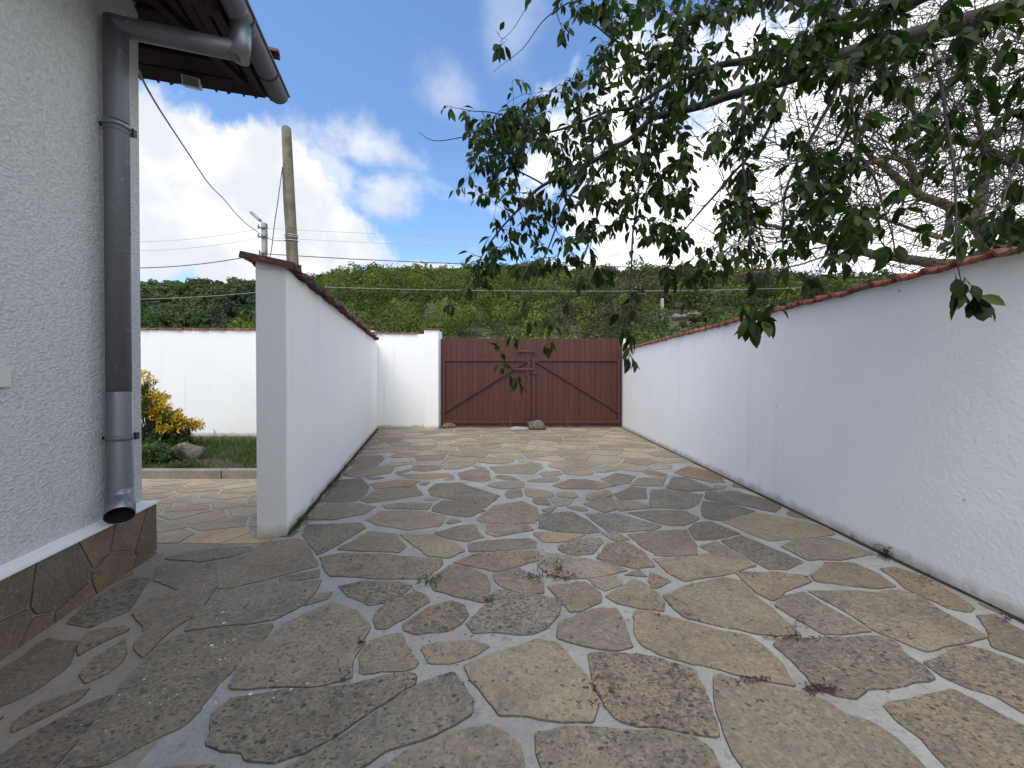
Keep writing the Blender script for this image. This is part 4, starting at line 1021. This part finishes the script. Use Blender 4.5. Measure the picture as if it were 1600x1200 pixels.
sk.limb(PX([(1240, 82, 2.45), (1200, 200, 2.3), (1130, 290, 2.2), (1070, 360, 2.15), (1040, 420, 2.1)]), [.014, .010, .007, .004, .002])
sk.limb(PX([(1330, 84, 2.15), (1280, 190, 1.95), (1230, 290, 1.85), (1220, 380, 1.8), (1240, 430, 1.8)]), [.012, .009, .006, .004, .002])
sk.limb(PX([(1448, 54, 2.05), (1350, 150, 2.3), (1290, 260, 2.5), (1180, 340, 2.6), (1090, 400, 2.6)]), [.014, .010, .008, .005, .002])
regions = [
 ([(870,0),(1400,-30),(1420,100),(1350,200),(1330,300),(1250,330),(1130,310),(1000,320),(900,300),(830,260),(770,215),(800,165),(880,130),(900,90),(872,50)], 690, .45),
 ([(735,290),(800,265),(900,300),(1000,320),(990,420),(950,440),(880,430),(800,450),(735,440),(745,380),(780,340)], 125, .33),
 ([(725,185),(760,180),(830,165),(830,250),(770,280),(745,265),(735,230)], 75, .2),
 ([(1000,320),(1350,300),(1400,340),(1330,400),(1240,430),(1150,430),(1060,450),(1000,420)], 135, .4),
 ([(1400,-20),(1620,-20),(1620,380),(1450,390),(1360,300),(1420,100)], 105, .4)]
targets = []
for poly, n, dj in regions:
    xs_ = [p[0] for p in poly]; ys_ = [p[1] for p in poly]; c_ = 0
    while c_ < n:
        x = random.uniform(min(xs_), max(xs_)); y = random.uniform(min(ys_), max(ys_))
        if not inside((x, y), poly): continue
        if noise.noise(Vector((x*.016, y*.016, 2.2))) < -.22: continue
        Yd = np.interp(x, [700, 1000, 1300, 1600], [2.6, 2.4, 2.05, 1.75])+random.gauss(0, dj*.75)
        targets.append((at(x, y, max(1.6, Yd)), 1.0, 1.0)); c_ += 1
for x, y, Yd, k in [(806,597,2.28,6),(788,578,2.28,3),(783,560,2.3,4),(800,540,2.3,5),(775,535,2.35,4),(855,537,2.25,6),(862,505,2.25,5),(840,500,2.3,4),(822,478,2.28,5),(985,565,2.05,6),(978,520,2.05,8),(990,490,2.05,9),(965,485,2.1,5),(1000,455,2.1,6),
        (1180,495,1.85,7),(1170,510,1.85,7),(1200,492,1.85,5),(1150,475,1.9,5),(1210,470,1.9,4),(1512,455,1.5,8),(1498,452,1.5,7),(1530,462,1.5,7),(985,545,2.05,6),(1190,505,1.85,6),(1392,395,1.6,4),(1378,385,1.65,3),(1556,345,1.5,5),(693,165,2.65,4),(720,172,2.65,4),(735,190,2.65,5),(745,208,2.6,5),(715,295,2.5,5),(728,275,2.5,4),
        (775,52,2.2,3),(778,78,2.2,5),(828,2,2.2,4),(700,480,2.5,5),(722,455,2.5,5),(742,420,2.5,6),(735,395,2.5,5),(760,380,2.5,5),(1270,430,1.8,6),(1300,415,1.8,5),(1340,360,1.7,4),(1240,425,1.8,5),(1090,405,2.6,5),(1120,430,2.3,5),(1050,440,2.2,6),(1075,470,2.2,4),(905,440,2.25,5),(885,475,2.25,6),(925,395,2.3,6),(820,130,2.5,4),(800,135,2.5,3)]:
    targets.append((at(x, y, Yd), k/5.5, 1.45 if Yd < 1.9 and y > 420 else 1.15))
targets.sort(key=lambda q: sk.near(q[0])[1])
VL, FL, CL = [], [], []
def leafcol(): 
    k = random.uniform(.65, 1.3); w = random.random()
    c_ = (.018, .036, .008) if w < .74 else (.042, .072, .012)
    return (c_[0]*k, c_[1]*k, c_[2]*k, 0)
def cluster(P, d, nl, size=1.0):
    for i in range(nl):
        a = random.uniform(0, 2*math.pi)
        v = Vector((math.cos(a), math.sin(a), random.uniform(-1.5, .15)))*.8 + d*.6; v.normalize()
        b0 = P - d*random.uniform(0, .07) ; b1 = b0 + v*random.uniform(.012, .03) + Vector((0, 0, -.004))
        L = random.uniform(.046, .078)*size
        v2 = (v+Vector((0, 0, -random.uniform(.1, .9)))).normalized()
        sk.mb.tube([b0, b1], [.0011, .0009], 3, cap=False)
        up = Vector((random.gauss(0, .5), random.gauss(0, .5), 1))
        leaf_geo(b1, v2, up, L, L*random.uniform(.20, .28), leafcol(), VL, FL, CL, random.uniform(.05, .45), random.uniform(.05, .4))
for q, k, sz_ in targets:
    i, dist = sk.near(q)
    # prefer an attachment a bit further up the branch
    base = sk.p[i]; dr_ = sk.dir[i]; d = (q-base)
    if dist > .05:
        c1 = base + dr_*dist*.35 + Vector((0, 0, .06*dist)); n = max(3, int(dist/.045)); pts_ = []
        for j in range(n+1):
            s_ = j/n; pnt = base*(1-s_)**2 + c1*2*s_*(1-s_) + q*s_*s_ + noise.noise_vector(base*9+Vector((s_*3, 0, 0)))*.012*math.sin(math.pi*s_); pts_.append(pnt)
        r0 = min(sk.rad[i]*.7, .0016+dist*.010); rr = [r0*(1-j/n)+.0012 for j in range(n+1)]
        sk.mb.tube(pts_, rr, 4, cap=False)
        for j in range(1, n+1): sk.p.append(pts_[j]); sk.rad.append(rr[j]); sk.dir.append((pts_[j]-pts_[j-1]).normalized())
        dd = (pts_[-1]-pts_[-2]).normalized()
        if dist > .16:
            for j in range(2, n, 2):
                if random.random() < .55: cluster(pts_[j], dd, random.randint(1, 3))
    else: dd = dr_
    cluster(q, dd, max(3, int(random.randint(5, 8)*k)), sz_)
V = np.array([tuple(v-O_) for v in VL]); npmesh('leaves', V, np.array(FL), M_leaf, np.array(CL), tr, smooth=True)
sk.mb.v = [(a-O_.x, b_-O_.y, c_-O_.z) for a, b_, c_ in sk.mb.v]; sk.mb.build('branches', M_bark, tr, smooth=True)
print('near leaves', len(FL)//10)

# ------------------------------------------------------------------ lichen covered tree behind the right wall
t2 = thing('lichen_tree', 'nearly bare tree with orange lichen on its limbs behind the right wall', 'tree', (4.75, 3.9, -.55)); O_ = Vector(t2.location)
sk = Skel(); mbt = MB(); root = at(1549, 390, 3.85)
mbt.tube([Vector((0, 0, 0)), Vector((4.8, 3.88, 1.2))-O_, root-O_], [.17, .14, .11], 11); mbt.build('trunk', M_bark_l, t2, smooth=True)
sk.limb([root]+PX([(1520, 352, 3.85), (1482, 324, 3.85), (1431, 304, 3.8), (1384, 267, 3.75), (1354, 243, 3.7), (1338, 215, 3.65), (1325, 170, 3.6)]), [.062, .052, .044, .036, .029, .022, .015, .009], sides=9)
sk.limb(PX([(1535, 395, 3.9), (1484, 414, 3.9), (1360, 396, 3.7), (1312, 384, 3.6), (1248, 364, 3.5), (1200, 352, 3.4), (1140, 345, 3.3)]), [.06, .055, .04, .034, .024, .014, .006], sides=8)
sk.limb(PX([(1520, 352, 3.85), (1532, 300, 3.9), (1535, 232, 3.9), (1500, 224, 3.8), (1450, 205, 3.7), (1425, 180, 3.6), (1423, 140, 3.6)]), [.05, .045, .04, .034, .028, .02, .01], sides=8)
sk.limb(PX([(1535, 232, 3.9), (1520, 170, 3.9), (1500, 90, 4.0)]), [.028, .018, .008])
sk.limb(PX([(1431, 304, 3.8), (1420, 262, 3.7), (1385, 248, 3.6), (1330, 262, 3.5), (1270, 250, 3.4), (1220, 262, 3.3)]), [.035, .03, .02, .014, .009, .004])
sk.limb(PX([(1482, 324, 3.85), (1470, 370, 3.7), (1400, 350, 3.4), (1330, 330, 3.2), (1260, 310, 3.1)]), [.03, .02, .012, .008, .003])
sk.limb(PX([(1549, 390, 3.85), (1620, 330, 3.9), (1640, 230, 4.0), (1600, 120, 4.0)]), [.06, .04, .03, .01])
sk.limb(PX([(1312, 384, 3.6), (1290, 400, 3.5), (1220, 420, 3.4), (1140, 430, 3.4)]), [.014, .01, .006, .003])
sk.limb([at(1700, 150, 3.5), at(1600, 185, 3.4), at(1500, 230, 3.3), at(1400, 262, 3.3), at(1310, 330, 3.2)], [.012, .008, .006, .005, .002])
sk.limb([at(1700, 240, 3.5), at(1600, 290, 3.4), at(1520, 330, 3.3), at(1440, 395, 3.3)], [.012, .008, .006, .002])
VL, FL, CL = [], [], []
n0 = len(sk.p); cnt = 0; tw = MB()
def grow(p, d, L, r, depth):
    global cnt
    cnt += 1; n = max(3, int(L/.08)); pts_ = [p]; q = p.copy(); dd = d.copy()
    for j in range(n):
        dd = (dd + Vector((random.gauss(0, .10), random.gauss(0, .10), random.gauss(0, .10)+.005))).normalized(); q = q+dd*(L/n)
        if q.x < 2.9 and q.z < 2.05: break
        pts_.append(q.copy())
        if depth > 0 and j > 0 and random.random() < .5:
            side = dd.cross(Vector((random.gauss(0, 1), random.gauss(0, 1), random.gauss(0, 1)))).normalized()
            grow(q, (dd*.75+side*.7).normalized(), L*random.uniform(.35, .6), r*.6, depth-1)
        if depth <= 1 and random.random() < .13:
            for _ in range(random.randint(1, 3)):
                v = Vector((random.gauss(0, 1), random.gauss(0, 1), random.gauss(0, 1))).normalized(); L2 = random.uniform(.016, .032)
                c_ = random.choice([(.10, .035, .025, 0), (.07, .028, .025, 0), (.07, .065, .025, 0), (.12, .06, .03, 0)])
                leaf_geo(q, v, Vector((0, 0, 1)), L2, L2*.3, c_, VL, FL, CL)
    if len(pts_) > 1: tw.tube(pts_, [r*(1-j/n)+.0016 for j in range(len(pts_))], 3, cap=False)
wts = [0 if sk.rad[i] > .045 else 1 for i in range(n0)]
for i in random.choices(range(n0), weights=wts, k=105):
    p = sk.p[i]; d = Vector((random.gauss(-.45, .75), random.gauss(-.1, .5), random.gauss(.2, .75))).normalized()
    grow(p, d, random.uniform(.5, 1.25), min(.007, sk.rad[i]*.3+.002), 2)
for _ in range(34):                        # long switches reaching in from the crown on the right
    y0 = random.uniform(-60, 330); Yd = random.uniform(3.0, 4.4); p = at(random.uniform(1580, 1720), y0, Yd)
    q = at(random.uniform(1250, 1480), y0+random.uniform(0, 190), Yd+random.uniform(-.5, .3)); grow(p, (q-p).normalized(), (q-p).length*random.uniform(.6, 1.1), .005, 2)
V = np.array([tuple(v-O_) for v in VL]); npmesh('leaves', V, np.array(FL), M_leaf, np.array(CL), t2)
sk.mb.v = [(a-O_.x, b_-O_.y, c_-O_.z) for a, b_, c_ in sk.mb.v]; sk.mb.build('branches', M_bark_l, t2, smooth=True)
tw.v = [(a-O_.x, b_-O_.y, c_-O_.z) for a, b_, c_ in tw.v]; tw.build('twigs', M_twig, t2)
print('twigs', cnt)

# ------------------------------------------------------------------ flower bed planting
ys_ = thing('golden_shrub', 'shrub with golden yellow tips beside the house corner in the flower bed', 'shrub', (-7.35, 7.7, -.2)); O_ = Vector(ys_.location)
sk = Skel(); VL, FL, CL = [], [], []
tips = []
for (x, y, rx, ry, n, c_) in ((215, 605, 30, 24, 34, 'y'), (232, 622, 16, 10, 12, 'y'), (252, 622, 10, 5, 6, 'y'), (245, 648, 14, 10, 14, 'y'), (258, 640, 9, 8, 10, 'y'), (285, 662, 20, 10, 26, 'y'), (305, 665, 8, 5, 8, 'y'), (278, 650, 8, 6, 8, 'y'), (262, 672, 16, 6, 16, 'y'),
                              (235, 645, 22, 14, 20, 'g'), (265, 662, 22, 12, 22, 'g'), (275, 685, 22, 14, 34, 'g'), (222, 620, 14, 20, 14, 'g'), (250, 690, 26, 12, 26, 'g')):
    for _ in range(n):
        a = random.uniform(0, 6.28); k = random.random()**.5; tips.append((at(x+math.cos(a)*k*rx, y+math.sin(a)*k*ry, 7.55+random.uniform(-.3, .3)), c_))
for tx, c_ in tips:
    b0 = Vector((-7.3+random.gauss(0, .1), 7.7, -.15)); mid = b0.lerp(tx, .55)+Vector((0, 0, -.08)); sk.mb.tube([b0-O_, mid-O_, tx-O_], [.008, .005, .003], 4, cap=False)
    for _ in range(34):
        v = Vector((random.gauss(0, 1), random.gauss(0, 1), random.gauss(.5, .9))).normalized(); L = random.uniform(.045, .085)
        k = random.uniform(.7, 1.25); cc = (.62*k, .36*k, .03*k, 0) if c_ == 'y' and random.random() < .85 else (.07*k, .10*k, .022*k, 0)
        leaf_geo(tx-O_+v*.02+Vector((random.gauss(0, .025), random.gauss(0, .025), random.gauss(0, .025))), v, Vector((0, 0, 1)), L, L*.2, cc, VL, FL, CL)
npmesh('leaves', np.array([tuple(v) for v in VL]), np.array(FL), M_shrub, np.array(CL), ys_); sk.mb.build('branches', M_twig, ys_)
def herb(name, label, px, Y, w, h, n, col, Lr):
    x = (px-800)/F*Y; r = thing(name, label, 'plant', (x, Y, bedz(x, Y))); Vl, Fl, Cl = [], [], []; mb = MB()
    for _ in range(n):
        a = random.uniform(0, 6.28); k = random.random()**.5*w; zt_ = h*random.uniform(.4, 1)*(1-.4*k/w); b0 = Vector((math.cos(a)*k, math.sin(a)*k, zt_))
        mb.tube([(b0.x*.5, b0.y*.5, 0), b0], [.004, .002], 3, cap=False)
        for _ in range(7):
            v = Vector((random.gauss(0, 1), random.gauss(0, 1), random.gauss(.3, .8))).normalized(); L = random.uniform(*Lr); kk = random.uniform(.6, 1.3)
            leaf_geo(b0+v*.02-Vector((0, 0, random.uniform(0, .05))), v, Vector((0, 0, 1)), L, L*.28, (col[0]*kk, col[1]*kk, col[2]*kk, 0), Vl, Fl, Cl)
    npmesh('leaves', np.array([tuple(v) for v in Vl]), np.array(Fl), M_shrub, np.array(Cl), r); mb.build('stems', M_twig, r)
herb('leafy_plant', 'bushy green plant in the flower bed, left of the boulder', 240, 5.95, .34, .36, 150, (.07, .12, .03), (.03, .06))
herb('leafy_plant', 'low green plant right behind the kerb below the boulder', 285, 5.6, .22, .12, 60, (.06, .10, .03), (.02, .045))
Vl, Cl, Fl = [], [], []
for _ in range(15000):
    y = random.uniform(5.42, 8.9); x = random.uniform(-8.6, lwx(y)-.1)
    g = noise.noise(Vector((x*1.1, y*1.1, 5)))
    if g < -.25 and random.random() < .75: continue
    if y > 7.9 and random.random() < .6: continue
    h = random.uniform(.04, .13)*(1.2+g); a = random.uniform(0, 6.28); dx, dy = math.cos(a)*.005, math.sin(a)*.005; z = bedz(x, y)-.015; lx, ly = random.gauss(0, .03), random.gauss(0, .03)
    b0 = len(Vl); Vl += [(x-dx, y-dy, z), (x+dx, y+dy, z), (x+lx*.4+dx*.7, y+ly*.4+dy*.7, z+h*.6), (x+lx, y+ly, z+h)]
    Fl.append((b0, b0+1, b0+2, b0+3)); k = random.uniform(.6, 1.3); c_ = (.06, .11, .02) if random.random() < .8 else (.13, .12, .05); Cl.append((c_[0]*k, c_[1]*k, c_[2]*k, 0))
o = npmesh('grass', np.array(Vl), np.array(Fl), M_grass, np.array(Cl)); tag(o, 'short rough grass growing over the flower bed', 'grass', kind='stuff')
mb = MB(); p = at(335, 684, 8.6)
mb.tube([p, p+Vector((0, 0, .12)), p+Vector((-.03, 0, .2))], [.008, .006, .003], 4); mb.tube([p+Vector((0, 0, .1)), p+Vector((.04, 0, .16))], [.005, .003], 4)
tag(mb.build('dry_twig', M_twig), 'short dry twig sticking up from the bed against the back wall', 'twig')

# ------------------------------------------------------------------ litter, weeds and paint flakes
def scatter_litter():
    mb = MB()
    def bit(x, y, s_, zb=.010):
        a = random.uniform(0, 6.28); b_ = Vector((math.cos(a), math.sin(a), random.uniform(-.1, .3)))*s_; p = Vector((x, y, zb+random.uniform(.001, .006)))
        mb.tube([p-b_, p+b_*.2+Vector((0, 0, .003)), p+b_], [.0012, .0022, .001], 3, col=(1, 1, 1, 0))
    spots_ = [(858, 905, 26, 8, 260), (840, 880, 14, 20, 50), (1283, 1085, 18, 7, 150), (1180, 1070, 18, 5, 70), (1230, 1003, 28, 4, 60), (1245, 985, 8, 20, 40), (1392, 872, 12, 6, 120), (1588, 968, 14, 8, 120), (1460, 905, 22, 12, 90), (768, 942, 14, 4, 40),
              (566, 1010, 6, 6, 30), (935, 1090, 14, 22, 50), (1195, 905, 60, 8, 30), (1130, 830, 60, 10, 30), (548, 873, 26, 5, 30), (750, 868, 24, 6, 40), (905, 867, 40, 6, 30), (1035, 960, 40, 30, 40), (1000, 1010, 300, 120, 130), (800, 1020, 200, 90, 60), (620, 720, 40, 30, 80)]
    for px, py, sx, sy, n in spots_:
        for _ in range(int(n*.6)):
            q = onground(px+random.gauss(0, sx*.9), max(690, py+random.gauss(0, sy*.6)))
            if q.x < 2.46: bit(q.x, q.y, random.uniform(.004, .012))
    for _ in range(900):                     # along the foot of both walls
        y = random.uniform(1.2, 8.9); x = 2.48+(y+2.5)*.0131-abs(random.gauss(0, .025)); bit(x, y, random.uniform(.005, .014))
        y = random.uniform(2.9, 8.7); x = lwx(y)+.01+abs(random.gauss(0, .035)); bit(x, y, random.uniform(.005, .014))
    o = mb.build('fallen_litter', M_litter); tag(o, 'reddish brown fallen catkins and bud scales strewn in the paving joints', 'litter', kind='stuff')
scatter_litter()
mb = MB()                                    # dark soil line in the joint at the wall foot
def soil_strip(A, B, n_, w0, w1):
    k = 90; vs = []
    for i in range(k+1):
        p = A.lerp(B, i/k); w = w0+(w1-w0)*(.5+.5*noise.noise(Vector((i*.45, A.x, 0)))*2); w = max(.004, w)
        vs += [p-n_*.03+Vector((0, 0, .014)), p+n_*w*.6+Vector((0, 0, .016)), p+n_*w+Vector((0, 0, .003))]
    mb.add(vs, [(3*i+j, 3*i+j+1, 3*i+j+4, 3*i+j+3) for i in range(k) for j in (0, 1)])
soil_strip(LW0, LW1, LWn, .012, .045); soil_strip(RW0+RWd*.5, RW1, RWn, .006, .028)
o = mb.build('joint_soil', M_soil); o['kind'] = 'stuff'; tag(o, 'dark soil caught in the joint at the foot of both walls', 'soil')
def weed(px, py, n, h, label, col=(.07, .11, .03), z=0, sp=.03, L=(.015, .03)):
    q = onground(px, py, z); r = thing('weed', label, 'plant', q); Vl, Fl, Cl = [], [], []
    for _ in range(n):
        b0 = Vector((random.gauss(0, sp), random.gauss(0, sp), random.uniform(.006, h))); v = Vector((random.gauss(0, 1), random.gauss(0, 1), random.gauss(.7, .6))).normalized(); l_ = random.uniform(*L); k = random.uniform(.6, 1.3)
        leaf_geo(b0, v, Vector((0, 0, 1)), l_, l_*.17, (col[0]*k, col[1]*k, col[2]*k, 0), Vl, Fl, Cl)
    npmesh('leaves', np.array([tuple(v) for v in Vl]), np.array(Fl), M_shrub, np.array(Cl), r)
weed(471, 818, 90, .05, 'small green weed in the joint at the foot of the left wall, near its end')
weed(452, 833, 60, .04, 'tiny weed at the inner corner of the grey wall end')
weed(672, 914, 34, .03, 'small green sprig in the mortar in the middle of the paving', L=(.02, .045))
weed(874, 893, 26, .05, 'pale green grass tuft in the brown litter on the paving', L=(.02, .04), sp=.012)
weed(533, 1070, 26, .02, 'dry brown tuft in a joint of the near paving', col=(.08, .06, .04), L=(.01, .02))
weed(1394, 872, 90, .07, 'dark red brown weed at the foot of the right wall', col=(.06, .03, .02), L=(.02, .04))
weed(515, 762, 60, .04, 'low weed halfway along the foot of the left wall', L=(.015, .03))
Vl, Fl, Cl = [], [], []
for _ in range(170):
    k = random.random()**1.4; side = random.random() < .7
    y = 2.95+k*5.6 if side else random.uniform(1.6, 8.5); x = lwx(y)+random.uniform(0, .035) if side else 2.48+(y+2.5)*.0131-random.uniform(0, .02)
    c_ = random.choice([(.06, .10, .025), (.05, .075, .02), (.07, .045, .03)])
    for _ in range(random.randint(3, 14)):
        v = Vector((random.gauss(.3 if side else -.3, .7), random.gauss(0, .8), random.gauss(.6, .5))).normalized(); l_ = random.uniform(.008, .026); kk = random.uniform(.6, 1.3)
        leaf_geo(Vector((x+random.gauss(0, .012), y+random.gauss(0, .02), .012+random.uniform(0, .015))), v, Vector((0, 0, 1)), l_, l_*.2, (c_[0]*kk, c_[1]*kk, c_[2]*kk, 0), Vl, Fl, Cl)
o = npmesh('joint_weeds', np.array([tuple(v) for v in Vl]), np.array(Fl), M_shrub, np.array(Cl)); tag(o, 'tiny weeds and moss growing along the foot of both walls', 'weeds', kind='stuff')
for i, (px, h) in enumerate(((797, .45), (833, .3), (887, .42), (787, .22))):
    q = onground(px, 672); mb = MB(); mb.tube([q+Vector((0, 0, 0)), q+Vector((.01, 0, h*.5)), q+Vector((-.005, 0, h))], [.005, .004, .002], 4)
    tag(mb.build('dry_stalk', mat('straw', (.22, .16, .09), .9)[0] if i == 0 else bpy.data.materials['straw']), ['tall dry stalk before the left gate leaf, left of the flat stone', 'dry stalk rising behind the brown rock at the gate', 'dry stalk before the right gate leaf', 'shortest dry stalk before the left gate leaf'][i], 'stalk', 'dry stalks in front of the gate')
mb = MB()
for px, py, s_, n in ((332, 1020, 16, 10), (355, 1038, 20, 9), (438, 852, 9, 12), (350, 980, 30, 10), (408, 892, 12, 4), (310, 930, 40, 14), (280, 1100, 60, 20), (250, 880, 30, 8), (420, 1090, 60, 10), (325, 862, 30, 10), (500, 780, 60, 10), (150, 1120, 90, 16), (300, 850, 60, 10)):
    for _ in range(int(n*.7)):
        q = onground(px+random.gauss(0, s_*.5), max(845, py+random.gauss(0, s_*.3))) if py > 800 else onground(px+random.gauss(0, s_*.5), py)
        if q.y > 2.7 and q.x < -1.9: continue
        r = random.uniform(.001, .004)*(2.4 if n in (10, 12) and random.random() < .2 else 1); k = 6; z = .0155
        mb.add([(q.x+math.cos(6.28*i/k)*r*random.uniform(.6, 1.3), q.y+math.sin(6.28*i/k)*r*random.uniform(.6, 1.3), z) for i in range(k)], [tuple(range(k))])
o = mb.build('paint_flakes', M_chip); tag(o, 'white paint drips and flakes on the paving near the house', 'paint flakes', kind='stuff')
